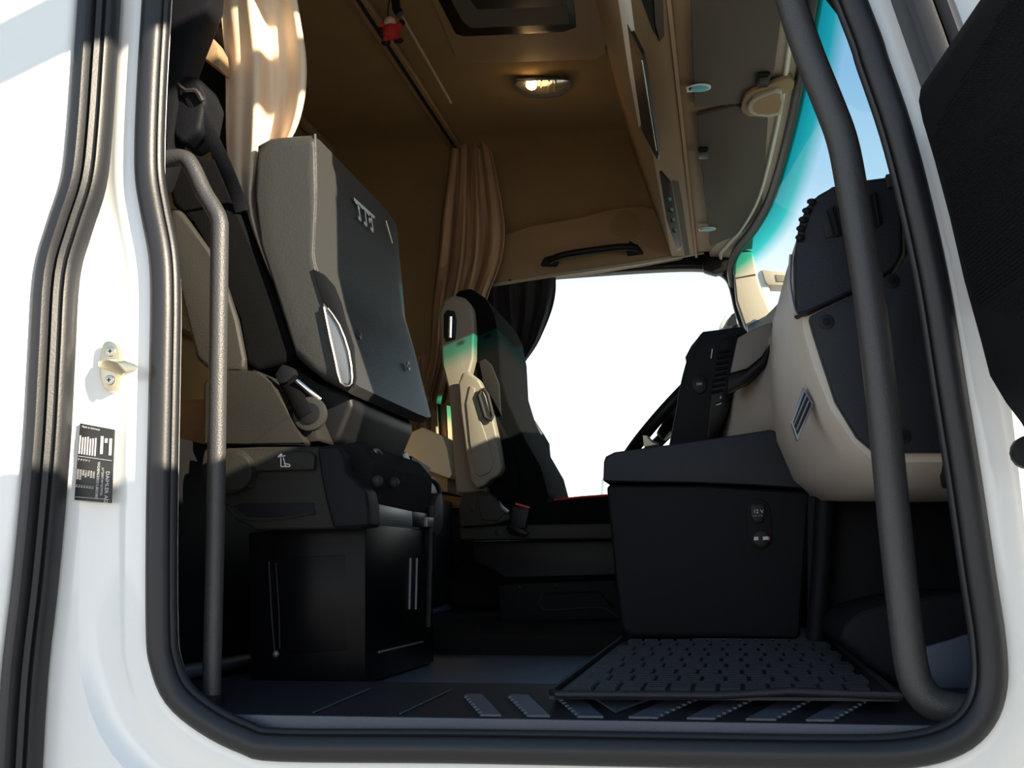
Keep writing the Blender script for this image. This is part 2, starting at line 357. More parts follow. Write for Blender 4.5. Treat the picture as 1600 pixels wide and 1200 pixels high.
# far wall with driver's window opening
YF = 2.22
win_px = [(760, 440), (870, 430), (1000, 421), (1080, 418), (1120, 423), (1140, 443), (1152, 490), (1172, 545), (1200, 620)]
wpts = PP(win_px, y=YF)
wpts += [V((.20, YF, .46)), V((.10, YF, .40)), V((-.3, YF, .385)), V((-.66, YF, .385)), V((-.74, YF, .43)), V((-.74, YF, .8)), V((-.73, YF, 1.02))]
wopen = cat(wpts, 4, True)
wfar = thing('wall_far', 'dark trimmed side of the cab around the driver window', 'wall', kind='structure')
_, rw = sweep('window_reveal', wopen, [(0, .06), (0, .0), (.05, -.004)], YF, 'deep_black', wfar, closed_prof=False)
c0 = V((-.25, YF, .75)); outer = []
for r in rw:
    p = r[-1]; d = p-c0; t = min(((.42-c0.x)/d.x) if d.x > 1e-6 else ((-1.3-c0.x)/d.x) if d.x < -1e-6 else 99, ((1.34-c0.z)/d.z) if d.z > 1e-6 else ((-.1-c0.z)/d.z) if d.z < -1e-6 else 99)
    if p.x > -.03 and p.z > .68: outer.append(p+V((.035, 0, .012)))
    else: outer.append(V((c0.x+d.x*t, YF, c0.z+d.z*t)))
grid('side_panel', [[r[-1], o] for r, o in zip(rw, outer)], 'deep_black', wfar, solid=.02)
mesh('lower_front_panel', [(.15, YF, -.1), (.62, YF, -.1), (.62, YF, .72), (.24, YF, .72)], [[0, 1, 2, 3]], 'deep_black', wfar, smooth=False)
w2 = thing('window_2', 'bright driver side window on the far side of the cab', 'window', (-.25, YF, .4), kind='structure')
sweep('window_seal', wopen, [(.012*math.cos(a)+.004, -.006+.012*math.sin(a)) for a in [2*math.pi*k/8 for k in range(8)]], YF, 'rubber', w2)
prism('pane', [V((p.x, YF+.03, p.z)) for p in wopen[::2]], (0, .004, 0), 'side_glass', w2, bevel=0)

# windscreen
hc = [V((.165, .02, 1.15)), V((.172, .25, 1.152)), V((.172, .6, 1.155)), V((.165, 1.0, 1.155)), V((.14, 1.5, 1.155)), V((.10, 1.8, 1.15)), V((.06, 1.98, 1.145)), V((.035, 2.1, 1.12)), V((.04, 2.2, 1.08))]
bc = [V((.47, .02, .60)), V((.50, .25, .62)), V((.52, .6, .64)), V((.52, 1.0, .64)), V((.50, 1.5, .64)), V((.44, 1.8, .63)), V((.36, 1.98, .62)), V((.27, 2.1, .61)), V((.21, 2.2, .60))]
hcs, bcs = cat(hc, 4), cat(bc, 4)
w1 = thing('window_1', 'windscreen with a green tinted band along its top edge', 'windscreen', (.4, 1.1, .6), kind='structure')
o = grid('glass', [[h.lerp(b, t) for t in (0, .1, .3, .6, 1)] for h, b in zip(hcs, bcs)], 'windscreen_glass', w1)
tube('rubber_edge', [h+V((.0, 0, .008)) for h in hcs], .014, 'rubber', w1, n=8)

an = thing('trim_4', 'dark near pillar between the doorway and the windscreen, widened to block sun', 'pillar', kind='structure')
grid('widened_pillar', [[h.lerp(b, t)+V((.004, 0, 0)) for t in (-.25, 0, .3, .6, 1)] for h, b in zip(hcs[:6], bcs[:6])], 'dark_plastic', an, solid=.02)  # unseen pillar made extra wide to keep windscreen sun off the cushion
# windscreen header trim with its bright edge line
hd = thing('trim_2', 'beige trim and edge bead along the top of the windscreen', 'trim', kind='structure')
ZH = 1.165
edge = [V((P(px, 0, z=ZH).x, 0, 0)) for px in ()]
inner = [V((h.x-.02, h.y, ZH)) for h in hcs]
grid('header_trim', [[p, p+V((-.045, 0, .004)), p+V((-.05, 0, .05))] for p in inner], 'beige_trim', hd)
grid('header_lip', [[p+V((.0, 0, 0)), p+V((.02, 0, -.004)), p+V((.03, 0, .03))] for p in inner], 'beige_trim', hd)
tube('edge_bead', [p+V((-.012, 0, -.003)) for p in inner], .005, 'badge_white', hd, n=6)

# far A pillar
ap = thing('trim_3', 'beige pillar trim between the driver window and the windscreen', 'pillar', kind='structure')
poly('pillar_cover', [(1142, 395), (1176, 392), (1186, 440), (1212, 498), (1204, 512), (1168, 522), (1150, 470), (1146, 430)], 2.14, .06, 'beige_trim', ap, bevel=.012, seg=3)
poly('pillar_seam', [(1148, 434), (1180, 428), (1181, 430), (1148, 436)], 2.1385, .002, 'grey_plastic', ap, bevel=0)
poly('pillar_foot', [(1166, 508), (1178, 498), (1188, 500), (1194, 514), (1170, 524)], 2.12, .02, 'plate_grey', ap, bevel=.005)
poly('pillar_head', [(1098, 402), (1146, 384), (1176, 392), (1176, 400), (1140, 420), (1118, 428), (1098, 422)], 2.15, .05, 'deep_black', ap, bevel=.01)

# ---------------------------------------------------------------- overhead console with visors
oc = thing('overhead_console', 'tan storage console running across the cab above the windscreen', 'console', (-.1, 1.1, 1.17))
def lane(prof, ys, name, m, parent, bevel=.006):
    return loft(name, [[V((x, y, z)) for x, z in prof] for y in ys], m, parent, bevel)
lane([(-.148, 1.168), (-.075, 1.165), (-.07, 1.2), (-.07, 1.6), (-.17, 1.62), (-.285, 1.59)], (.1, 2.12), 'console_beam', 'tan_trim', oc)
lane([(-.07, 1.172), (.10, 1.172), (.10, 1.3), (-.07, 1.3)], (.06, 2.10), 'underside', 'tan_trim', oc)
lane([(-.075, 1.163), (-.068, 1.163), (-.068, 1.169), (-.075, 1.169)], (.1, 2.13), 'beam_edge', 'curtain_brown', oc, 0)
# compartment slots on the sloping rear face
NR = V((-.382, 0, -.124)).normalized(); R0 = V((-.148, 0, 1.168))
def PR(px, py, o=.002):
    d = V((px-CX, py-CY, F)); d = V((Xc.dot(d), Yc.dot(d), Zc.dot(d))); return CAM+d*((R0+NR*o-CAM).dot(NR)/d.dot(NR))
for nm, m_, o_, pts in (('shelf_frame', 'badge_white', .003, [(966, 0), (980, 0), (988, 60), (1003, 190), (998, 199), (982, 110)]),
                       ('shelf_slot', 'deep_black', .004, [(980, 38), (1003, 85), (1029, 240), (1027, 250), (1003, 205), (987, 95)]),
                       ('shelf_slot', 'deep_black', .003, [(1030, 268), (1044, 285), (1062, 385), (1058, 392), (1042, 345)])):
    prism(nm, [PR(a, b, o_) for a, b in pts], -NR*.006, m_, oc, 0)
prism('shelf_slot', [P(a, b, z=1.1645) for a, b in ((1002, 0), (1022, 0), (1024, 40), (1031, 64), (1020, 48))], (0, 0, .004), 'deep_black', oc, 0)
def PB(px, py): return P(px, py, z=1.1645)
prism('slot_cheek', [PB(1050, 283), PB(1060, 284), PB(1065, 310), PB(1078, 398), PB(1070, 400), PB(1060, 340)], (0, 0, .004), 'visor_grey', oc, 0)
prism('slot_cheek', [PB(1020, 0), PB(1036, 0), PB(1038, 56), PB(1030, 66), PB(1022, 40)], (0, 0, .004), 'visor_grey', oc, 0)
tube('slot_wire', [PR(1003, 95, .006), PR(1012, 150, .006), PR(1026, 235, .006)], .0012, 'steel', oc, n=6)
for k in range(4): sphere('stored_item', PR(1045+k*3, 312+k*16, .01), .006, 'grey_plastic', oc, 8)
# two visors lying flat under the console
def visor(pts, label):
    o = thing('sun_visor', label, 'sun visor', P(*pts[0], z=1.163), 'sun visors under the console')
    prism('visor_panel', cat(PP(pts, z=1.160), 1, True), (0, 0, .009), 'visor_grey', o, .003)
    return o
v1 = visor([(1077, -60), (1228, -60), (1219, 40), (1210, 110), (1190, 160), (1085, 168)], 'dark grey sun visor nearest the passenger door')
v2 = visor([(1088, 182), (1150, 166), (1200, 180), (1196, 250), (1190, 330), (1162, 362), (1110, 386)], 'dark grey sun visor on the driver side of the cab')
def badge(px, py, r, label):
    o = thing('visor_badge', label, 'badge', P(px, py, z=1.158), 'teal badges clipped to the visors')
    c = P(px, py, z=1.158)
    disc('badge_rim', c, (0, 0, -1), r, .003, 'badge_white', o, asp=1.2, upv=(1, 0, 0)); disc('badge_face', c-V((0, 0, .003)), (0, 0, -1), r*.8, .001, 'teal', o, asp=1.2, upv=(1, 0, 0))
    disc('badge_eye', c-V((0, 0, .004)), (0, 0, -1), r*.18, .0008, 'badge_white', o); disc('badge_pupil', c-V((0, 0, .0048)), (0, 0, -1), r*.09, .0006, 'deep_black', o)
    prism('badge_hook', [c+V((-r*.7, r*.9, 0)), c+V((-r*1.35, r*.9, 0)), c+V((-r*1.4, -r*.4, 0)), c+V((-r*.8, -r*.6, 0))], (0, 0, -.003), 'badge_white', o, .001)
badge(1093, 136, .019, 'teal and white oval badge on the nearer sun visor')
badge(1106, 357, .019, 'teal and white oval badge on the farther sun visor')
def clip(px, py, s, label):
    o = thing('visor_clip', label, 'clip', P(px, py, z=1.158), 'black visor clips')
    c = P(px, py, z=1.158)
    box('clip_body', (c.x-s, c.y-s*2.6, 1.150), (c.x+s, c.y+s*2.6, 1.1585), 'deep_black', o, .003)
    box('clip_insert', (c.x-s*.7, c.y-s*2.2, 1.147), (c.x+s*.7, c.y+s*.4, 1.1499), 'grey_plastic', o, .003)
    for k in (-1.6, -.3): disc('clip_hole', V((c.x, c.y+s*k, 1.1469)), (0, 0, -1), s*.35, .001, 'deep_black', o, 12)
clip(1193, 122, .012, 'black clip holding the front edge of the nearer visor')
clip(1099, 237, .012, 'black clip beside the console beam on the farther visor')
vb = thing('visor_bracket', 'tan bracket shaped like a half round between the two visors', 'bracket', P(1200, 155, z=1.155))
prism('bracket_arm', cat(PP([(1158, 172), (1165, 150), (1190, 138), (1235, 122), (1240, 140), (1220, 150), (1180, 182), (1166, 180)], z=1.150), 2, True), (0, 0, .01), 'tan_trim', vb, .004)
prism('bracket_cup', cat(PP([(1168, 168), (1178, 155), (1200, 146), (1222, 143), (1220, 180), (1180, 182)], z=1.143), 2, True), (0, 0, .008), 'beige_trim', vb, .003)
prism('bracket_recess', cat(PP([(1176, 168), (1184, 158), (1202, 150), (1219, 147), (1217, 176), (1184, 178)], z=1.1425), 2, True), (0, 0, .0005), 'tan_trim', vb, 0)

# ---------------------------------------------------------------- ceiling fittings
rh = thing('roof_hatch', 'tan roof hatch frame with a dark recessed opening in the headliner', 'roof hatch', P(820, 60, z=1.548))
ZC = 1.545
def zz(pts): return PP(pts, z=ZC)
prism('hatch_frame', cat(zz([(600, -180), (716, 97), (760, 99), (930, 93), (945, 84), (948, 60), (935, -180)]), 1, True), (0, 0, .004), 'tan_trim', rh, .002)
prism('hatch_gasket', zz([(645, -80), (712, 50), (725, 54), (880, 47), (900, 40), (888, -80)]), (0, 0, -.006), 'gloss_black', rh, .002)
prism('hatch_recess', zz([(675, -60), (722, 28), (735, 40), (890, 33), (876, -60)]), (0, 0, -.0075), 'visor_grey', rh, .001)
prism('hatch_blind', zz([(700, -60), (745, 10), (880, 5), (870, -60)]), (0, 0, -.0085), 'deep_black', rh, .001)
for px, py in ((746, 71), (877, 67), (927, 20)): disc('screw_cap', P(px, py, z=ZC-.001), (0, 0, -1), .007, .002, 'deep_black', rh, 12)
disc('blind_plug', P(902, 171, z=1.543), (0, 0, -1), .009, .002, 'tan_trim', rh, 12)

il = thing('ceiling_lamp', 'lit oval interior lamp set in the brown headliner', 'lamp', P(847, 134, z=ZC))
prism('lamp_housing', cat(zz([(803, 124), (815, 121), (880, 121), (891, 124), (889, 136), (876, 147), (850, 150), (822, 148), (806, 138)]), 2, True), (0, 0, -.008), 'plate_grey', il, .003)
prism('lamp_reflector', cat(PP([(808, 127), (880, 124), (886, 129), (880, 139), (850, 145), (826, 145), (811, 137)], z=1.536), 2, True), (0, 0, -.002), 'lamp_reflector', il, .001)
sphere('bulb', P(830, 134, z=1.527), .016, 'bulb', il, 12, (.9, 1.6, .5))
for px in (846, 858, 868): tube('reflector_rib', [P(px, 126, z=1.533), P(px-1, 142, z=1.533)], .003, 'lamp_reflector', il, n=6)
lp = bpy.data.lights.new('lamp_light', 'POINT'); lp.energy = .12; lp.color = (1, .6, .25); lp.shadow_soft_size = .03
lo = bpy.data.objects.new('lamp_light', lp); col.objects.link(lo); lo.location = V((0, 0, 0)); lo.parent = il; lo.matrix_parent_inverse = Matrix.Identity(4); lo.location = (0, 0, -.05)

cr_ = thing('curtain_rail', 'pale double curtain rail running across the headliner', 'curtain rail', (-.82, 1.0, 1.53))
box('rail_channel', (-.835, .2, 1.532), (-.80, 2.1, 1.548), 'tan_trim', cr_, .003)
box('rail_groove', (-.822, .2, 1.529), (-.812, 2.1, 1.5325), 'deep_black', cr_, .001)
tube('rail_rod', [P(628, 25, z=1.505), P(690, 135, z=1.505), P(704, 160, z=1.505)], .004, 'beige_trim', cr_, n=8)
tube('rail_bead', [V((-.80, .2, 1.53)), V((-.80, 2.1, 1.53))], .003, 'tan_trim', cr_, n=6)

orn = thing('hanging_doll', 'small red cloth doll hanging from the curtain rail', 'doll', P(608, 45, z=1.46))
Yd = P(608, 40, z=1.47).y
def dp(px, py): return P(px, py, y=Yd)
tube('cord', [dp(612, -30), dp(606, 18), dp(607, 30)], .0015, 'deep_black', orn, n=6)
sphere('head', dp(610, 36), .016, 'skin_cloth', orn, 10); sphere('body', dp(611, 50), .020, 'red_cloth', orn, 10, (1, 1, 1.1))
for a, b, f in (((602, 42), (596, 39), (595, 48)), ((620, 44), (627, 38), (628, 36))): tube('arm', [dp(*a), dp(*b)], .009, 'red_cloth', orn, n=8); sphere('mitten', dp(*f), .008, 'deep_black', orn, 8)
for a, b in (((605, 54), (603, 66)), ((616, 54), (623, 63))): tube('leg', [dp(*a), dp(*b)], .009, 'red_cloth', orn, n=8); sphere('boot', dp(b[0], b[1]+1), .009, 'deep_black', orn, 8, (1.4, 1, .7))
stp = tube('hanging_strap', [dp(617, -60), dp(618, 0), dp(619, 14), dp(625, 22)], .010, 'deep_black', None, n=8)
tag(stp, 'short black strap hanging from the ceiling beside the red doll', 'strap')

# far-side header panel, speaker, grab handle
hp = thing('door_header', 'tan trim panel above the driver window with a round speaker', 'trim panel', P(900, 380, y=2.16))
poly('header_panel', [(770, 372), (830, 352), (900, 340), (960, 325), (1000, 321), (1040, 330), (1068, 398), (1000, 410), (870, 430), (770, 445)], 2.13, .07, 'tan_trim', hp, .012)
poly('header_bead', [(770, 443), (870, 427), (1000, 408), (1100, 392), (1100, 396), (1000, 413), (870, 432), (770, 448)], 2.125, .01, 'beige_trim', hp, .001)
disc('speaker_ring', P(977, 350, y=2.129), (0, -1, 0), .052, .003, 'tan_trim', hp, 28); disc('speaker_grille', P(977, 350, y=2.126), (0, -1, 0), .046, .001, 'headliner', hp, 28)
gh = hp
tube('handle_grip', [P(858, 408, y=2.085), P(880, 399, y=2.075), (P(930, 391, y=2.075)), P(975, 386, y=2.08), P(996, 388, y=2.09)], .012, 'deep_black', gh, n=8, curve=3)
poly('handle_mount', [(844, 413), (850, 402), (865, 398), (872, 408), (868, 414)], 2.10, .03, 'deep_black', gh, .003)
poly('handle_mount', [(976, 384), (985, 376), (1000, 386), (1005, 394), (980, 397)], 2.10, .03, 'deep_black', gh, .003)

# ---------------------------------------------------------------- curtains
def curtain(name, left, right, Y, folds, amp, m, label, grp=None, n=40, dy=.0, ph=0, solid=.003, fx=0):
    L = cat([V((a, b, 0)) for a, b in left], 5); R = cat([V((a, b, 0)) for a, b in right], 5)
    k = max(len(L), len(R)); rows = []
    for i in range(k):
        t = i/(k-1); a = L[min(int(t*(len(L)-1)+.5), len(L)-1)]; b = R[min(int(t*(len(R)-1)+.5), len(R)-1)]; row = []
        for j in range(n+1):
            u = j/n; q = a.lerp(b, u); am = amp*min(1, .4+1.2*t)
            d = am*math.sin(u*folds*2*math.pi+ph+.6*math.sin(t*5))+am*.35*math.sin(u*folds*4.6*math.pi+1+t*3)
            row.append(P(q.x+fx*math.sin(u*folds*2*math.pi+ph+1.3), q.y, y=Y+dy*u+d))
        rows.append(row)
    o = grid(name, rows, m, None, solid=solid, ang=80)
    return tag(o, label, 'curtain', grp)
curtain('sleeper_curtain', [(338, -160), (342, -20), (352, 100), (354, 220), (362, 300), (385, 370), (418, 430), (446, 480), (470, 545)],
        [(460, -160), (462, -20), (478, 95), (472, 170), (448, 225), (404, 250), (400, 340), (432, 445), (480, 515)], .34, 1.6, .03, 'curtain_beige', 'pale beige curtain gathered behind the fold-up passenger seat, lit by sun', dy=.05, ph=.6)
curtain('sleeper_curtain', [(708, 165), (704, 240), (692, 330), (683, 420), (676, 480), (672, 560), (655, 625)], [(742, 185), (764, 225), (780, 300), (788, 360), (782, 410), (760, 470), (742, 560), (730, 640)], 2.03, 4, .03, 'curtain_brown', 'brown curtain hanging at the far side behind the driver seat', ph=2)
curtain('window_curtain', [(752, 440), (755, 480), (770, 540), (790, 585)], [(868, 432), (868, 455), (860, 490), (838, 540), (800, 590)], 2.14, 4, .018, 'curtain_black', 'black curtain tied back over the rear of the driver window', ph=1)
curtain('bunk_curtain', [(640, 560), (645, 610), (650, 680)], [(700, 540), (703, 620), (706, 690)], 2.12, 3, .018, 'curtain_brown', 'lower brown drape between the seats beside the bunk', ph=1)

# ---------------------------------------------------------------- bunk
bk = thing('bunk', 'sleeper bunk with dark front panel and cream mattress behind the seats', 'bunk', (-1.0, 1.1, FL))
box('bunk_front', (-.90, .05, FL), (-.86, 2.18, .42), 'deep_black', bk, .006)
box('mattress', (-1.22, .45, .40), (-.90, 2.15, .52), 'tan_trim', bk, .03, 3)
tube('bunk_skirting', [V((-.855, .2, .05)), V((-.855, 1.0, .05)), V((-.855, 2.1, .09))], .012, 'floor_vinyl', bk, n=8)
box('wall_cabinet', (-1.23, .1, .75), (-1.20, 2.15, .78), 'tan_trim', bk, .005)
sb = thing('storage_locker', 'cream locker end glowing in sunlight between the two seats', 'locker', P(670, 740, y=1.62))
poly('locker_body', [(628, 690), (640, 676), (660, 667), (692, 681), (699, 702), (706, 742), (702, 748), (628, 720)], 1.40, .3, 'cream', sb, .012)
poly('locker_base', [(632, 718), (700, 746), (700, 770), (632, 760)], 1.42, .28, 'tan_trim', sb, .006)

# ---------------------------------------------------------------- passenger seat
ps = thing('passenger_seat', 'fold-up passenger seat with black vinyl cushion cover tipped up', 'seat', (-.65, .5, FL))
def sp_(name, pts, Y, th, m, bevel=.004, curve=0, par=None, seg=2): return poly(name, pts, Y, th, m, par or ps, bevel, curve, seg)
bs = sp_('base_box', [(388, 832), (571, 815), (571, 1069), (391, 1071)], .27, .45, 'gloss_black', .004)
# embossed panels on the two visible faces of the base
em = sp_('embossed_panel', [(428, 872), (540, 866), (544, 1016), (433, 1024)], .2695, .004, 'gloss_black', .002, par=bs)
tube('emboss_ridge', [P(420, 878, y=.268), P(424, 960, y=.268), P(429, 1020, y=.268)], .004, 'gloss_black', bs, n=8)
tube('emboss_ridge', [P(431, 880, y=.268), P(436, 960, y=.268), P(437, 1014, y=.268)], .003, 'gloss_black', bs, n=8)
sphere('emboss_end', P(431, 1022, y=.268), .006, 'plate_grey', bs, 8)
XB = P(571, 950, y=.27).x
for px in (641, 651): tube('emboss_ridge', [P(px, 872, x=XB+.001), P(px-2, 952, x=XB+.001)], .003, 'plate_grey', bs, n=6)
tube('base_edge', [P(592, 1019, x=XB+.002), P(660, 1003, x=XB+.002)], .002, 'plate_grey', bs, n=6)
tube('belt_strap', [P(673, 790, x=XB+.006), P(672, 880, x=XB+.006), P(669, 980, x=XB+.004)], .005, 'grey_plastic', ps, n=6)
prism('strap_clip', PP([(668, 808), (678, 809), (678, 824), (668, 823)], x=XB+.012), (-.008, 0, 0), 'plate_grey', ps, .001)
# side cover with recline knob
sc_ = sp_('side_cover', [(313, 730), (318, 702), (400, 698), (528, 697), (537, 712), (540, 738), (572, 766), (577, 790), (578, 822), (550, 826), (400, 828), (368, 812), (345, 780), (320, 768)], .235, .06, 'cover_grey', .006, seg=3)
sp_('cover_recess', [(362, 790), (384, 786), (490, 786), (492, 804), (420, 808), (385, 806)], .2335, .003, 'dark_plastic', .001, par=sc_)
sp_('recline_lever', [(352, 706), (378, 702), (484, 706), (492, 712), (490, 734), (400, 736), (392, 762), (360, 772)], .222, .014, 'cover_grey', .004, par=sc_)
kn = disc('recline_knob', P(367, 737, y=.222), (0, -1, 0), .036, .022, 'cover_grey', sc_, 32, bevel=.004)
disc('knob_cap', P(365, 737, y=.1995), (0, -1, 0), .031, .003, 'cover_grey', kn, 32, r2=.029)
tube('cover_rim', [P(356, 792, y=.233), P(370, 806, y=.233), P(400, 812, y=.233), P(450, 808, y=.233), P(492, 800, y=.233)], .003, 'cover_grey', sc_, n=6, curve=3)
S = lambda a, b: P(a, b, y=.2195)
strokes('recline_symbol', [(S(434, 714), S(446, 712)), (S(441, 710), S(437, 714)), (S(443, 715), S(446, 728)), (S(439, 715), S(439, 729)), (S(439, 729), S(453, 729)), (S(453, 729), S(453, 726)), (S(453, 726), S(444, 724)), (S(434, 714), S(440, 709))], 'white_print', sc_, .0016)
sp_('front_cover', [(495, 698), (528, 697), (538, 712), (540, 738), (572, 766), (578, 822), (520, 826), (508, 780), (500, 740)], .229, .05, 'dark_plastic', .008, seg=3)
fr_ = sp_('side_fairing', [(318, 694), (318, 600), (330, 583), (350, 578), (402, 579), (425, 598), (452, 646), (476, 690), (470, 696)], .25, .10, 'cover_grey', .008, seg=3)
sp_('fairing_step', [(392, 693), (452, 650), (476, 692)], .2475, .006, 'cover_grey', .002, par=fr_)
sp_('fairing_wing', [(430, 598), (470, 620), (500, 690), (476, 692), (452, 646)], .275, .08, 'cover_grey', .005)
# backrest
sp_('backrest_shell', [(264, 322), (280, 326), (328, 392), (350, 436), (370, 500), (382, 560), (380, 580), (330, 582), (305, 560), (285, 470), (268, 400)], .30, .05, 'grey_plastic', .012, seg=3)
sp_('backrest_pad', [(256, 250), (300, 240), (340, 248), (372, 330), (410, 420), (440, 480), (462, 545), (448, 566), (400, 580), (382, 570), (372, 500), (340, 420), (300, 350), (268, 320)], .31, .44, 'velour', .02, seg=3)
sp_('headrest', [(290, 40), (318, 48), (340, 62), (350, 110), (352, 250), (330, 255), (310, 150), (285, 90)], .40, .26, 'dark_plastic', .02, seg=3)
# folded-up cushion under its vinyl cover
prof_c = [(400, 222), (420, 211), (484, 206), (491, 210), (494, 300), (490, 400), (503, 460), (528, 530), (553, 600), (540, 612), (500, 592), (462, 560), (430, 460), (404, 380), (395, 300)]
secs = []
base = PP(prof_c, y=.30); cen = sum(base, V())/len(base)
for yy, s, bl in ((.2988, .55, 0), (.299, .88, 0), (.30, .93, 0), (.303, .965, 0), (.312, .99, 0), (.33, 1, 0), (.42, 1, .004), (.55, 1, .012), (.70, 1, .022), (.78, .99, .026), (.825, .955, .024), (.845, .88, .01)):
    secs.append([V((cen.x+(p.x-cen.x)*s+(bl*max(0, 1-abs(p.z-.68)/.22) if p.x > cen.x else 0), yy, cen.z+(p.z-cen.z)*s)) for p in base])
cu_ = loft('folded_cushion', secs, 'vinyl', ps, ang=50)
tube('piping', [p+V((.001, .0, 0)) for p in PP([(491, 210), (493, 300), (489, 395), (496, 425)], y=.305)], .003, 'vinyl', cu_, n=6, curve=3)
xe = lambda v: -.664 if v < 400 else P(490+(v-400)*.315, v, y=.30).x
def fp(px, py, o=.002):   # point on the cushion's front face
    q = P(px, py, x=xe(py))
    for _ in range(6):
        yq = q.y; vz = min(range(3, 9), key=lambda i: abs(base[i].z-q.z)); hi = [i for i in range(3, 8) if base[i].z >= q.z >= base[i+1].z]
        if hi: i = hi[0]; t = (base[i].z-q.z)/(base[i].z-base[i+1].z); x0 = base[i].x+(base[i+1].x-base[i].x)*t
        else: x0 = base[vz].x
        bl = .026*min(1, max(0, (yq-.36)/.4)); q = P(px, py, x=x0+bl*max(0, 1-abs(q.z-.68)/.22)+o)
    return q
poly('cover_slit', [(488, 420), (505, 428), (520, 445), (531, 472), (538, 500), (551, 540), (555, 590), (551, 606), (546, 580), (538, 540), (522, 500), (503, 470)], .2945, .012, 'deep_black', cu_, .001)
poly('side_plate', [(504, 472), (514, 486), (530, 512), (542, 545), (548, 590), (545, 601), (532, 598), (524, 570), (512, 530)], .292, .01, 'plate_grey', cu_, .003)
tube('plate_rim', PP([(506, 480), (514, 520), (524, 565), (532, 598), (546, 602), (550, 590), (545, 550), (530, 508), (512, 482)], y=.291), .0022, 'steel', cu_, n=6, curve=2)
for px, py in ((560, 522), (637, 572)):
    c = fp(px, py, .004); b = disc('snap_button', c, (1, 0, .12), .010, .003, 'plate_grey' if px > 600 else 'vinyl', cu_, 16); disc('button_dimple', c+V((.003, 0, 0)), (1, 0, .12), .004, .001, 'deep_black', cu_, 10)
g = lambda a, b: fp(a, b, .007)
strokes('printed_mark', [(g(560, 321), g(563, 343)), (g(570, 328), g(573, 352)), (g(580, 337), g(583, 361)), (g(553, 311), g(585, 340)), (g(555, 315), g(559, 319)), (g(563, 321), g(567, 326)), (g(573, 331), g(577, 336)), (g(560, 340), g(564, 344)), (g(569, 348), g(573, 353)), (g(579, 356), g(583, 362)), (g(576, 342), g(578, 348)), (g(576, 342), g(580, 344)), (g(559, 324), g(562, 326))], 'white_print', cu_, .0055, (1, 0, 0))
strokes('cover_stripe', [(g(603, 345), g(613, 380))], 'cream', cu_, .006, (1, 0, 0))
# seat pan and mechanism below
pan = PP([(455, 565), (500, 596), (548, 612), (553, 634), (530, 690), (490, 706), (462, 660)], y=.36)
prism('seat_pan', pan, (0, .40, 0), 'deep_black', ps, .012, 3)
prism('suspension_frame', PP([(470, 700), (560, 690), (585, 720), (580, 790), (470, 800)], y=.30), (0, .40, 0), 'carpet', ps, .006)
XM = XB+.004
prism('front_plate', PP([(574, 784), (644, 799), (645, 823), (575, 815)], x=XM), (-.006, 0, 0), 'plate_grey', ps, .001)
prism('front_plate_dark', PP([(644, 799), (672, 803), (672, 826), (645, 823)], x=XM), (-.006, 0, 0), 'gloss_black', ps, .001)
prism('cross_tray', cat(PP([(640, 752), (660, 745), (682, 752), (690, 775), (680, 790), (650, 786), (640, 775)], x=XM-.02), 2, True), (-.01, 0, 0), 'gloss_black', ps, .002)
tube('tray_rim', PP([(655, 746), (675, 748), (686, 760), (689, 778), (682, 788)], x=XM-.017), .003, 'plate_grey', ps, n=6, curve=3)
prism('end_cap', cat(PP([(680, 788), (690, 770), (693, 790), (692, 820), (686, 836), (679, 832)], x=XM+.004), 2, True), (-.03, 0, 0), 'grey_plastic', ps, .004)
for px, py in ((589, 752), (615, 754)): sphere('bolt_head', P(px, py, x=XM+.004), .010, 'grey_plastic', ps, 10)
for px, py in ((577, 710), (586, 706)): sphere('bolt_head', P(px, py, x=XM-.02), .006, 'plate_grey', ps, 8)
bkl = thing('seat_belt_buckle', 'black belt buckle on a grey stalk beside the folded passenger cushion', 'buckle', P(655, 740, x=-.62))
prism('stalk', PP([(629, 710), (636, 706), (652, 744), (643, 748)], x=-.60), (-.006, 0, 0), 'plate_grey', bkl, .001)
prism('buckle_body', PP([(644, 712), (674, 731), (667, 746), (638, 742)], x=-.598), (-.02, 0, 0), 'deep_black', bkl, .003)
# strap and tongue hanging at the side
stx = thing('belt_tongue', 'black webbing and guide ring on the side of the passenger seat', 'seat belt')
disc('guide_ring', P(487, 648, y=.262), (0, -1, 0), .028, .014, 'grey_plastic', stx, 24, bevel=.004)
disc('ring_core', P(484, 646, y=.2475), (0, -1, 0), .017, .003, 'deep_black', stx, 20)
tube('webbing', [P(447, 590, y=.262), P(455, 605, y=.258), P(466, 628, y=.25), P(478, 650, y=.246)], .015, 'velour', stx, n=8, curve=3, flat=.35)
poly('latch_head', [(428, 585), (440, 568), (458, 575), (462, 585), (446, 598), (434, 600)], .245, .02, 'dark_plastic', stx, .005)
tube('latch_rod', [P(464, 595, y=.25), P(482, 610, y=.25), P(500, 624, y=.262)], .0045, 'chrome', stx, n=8)

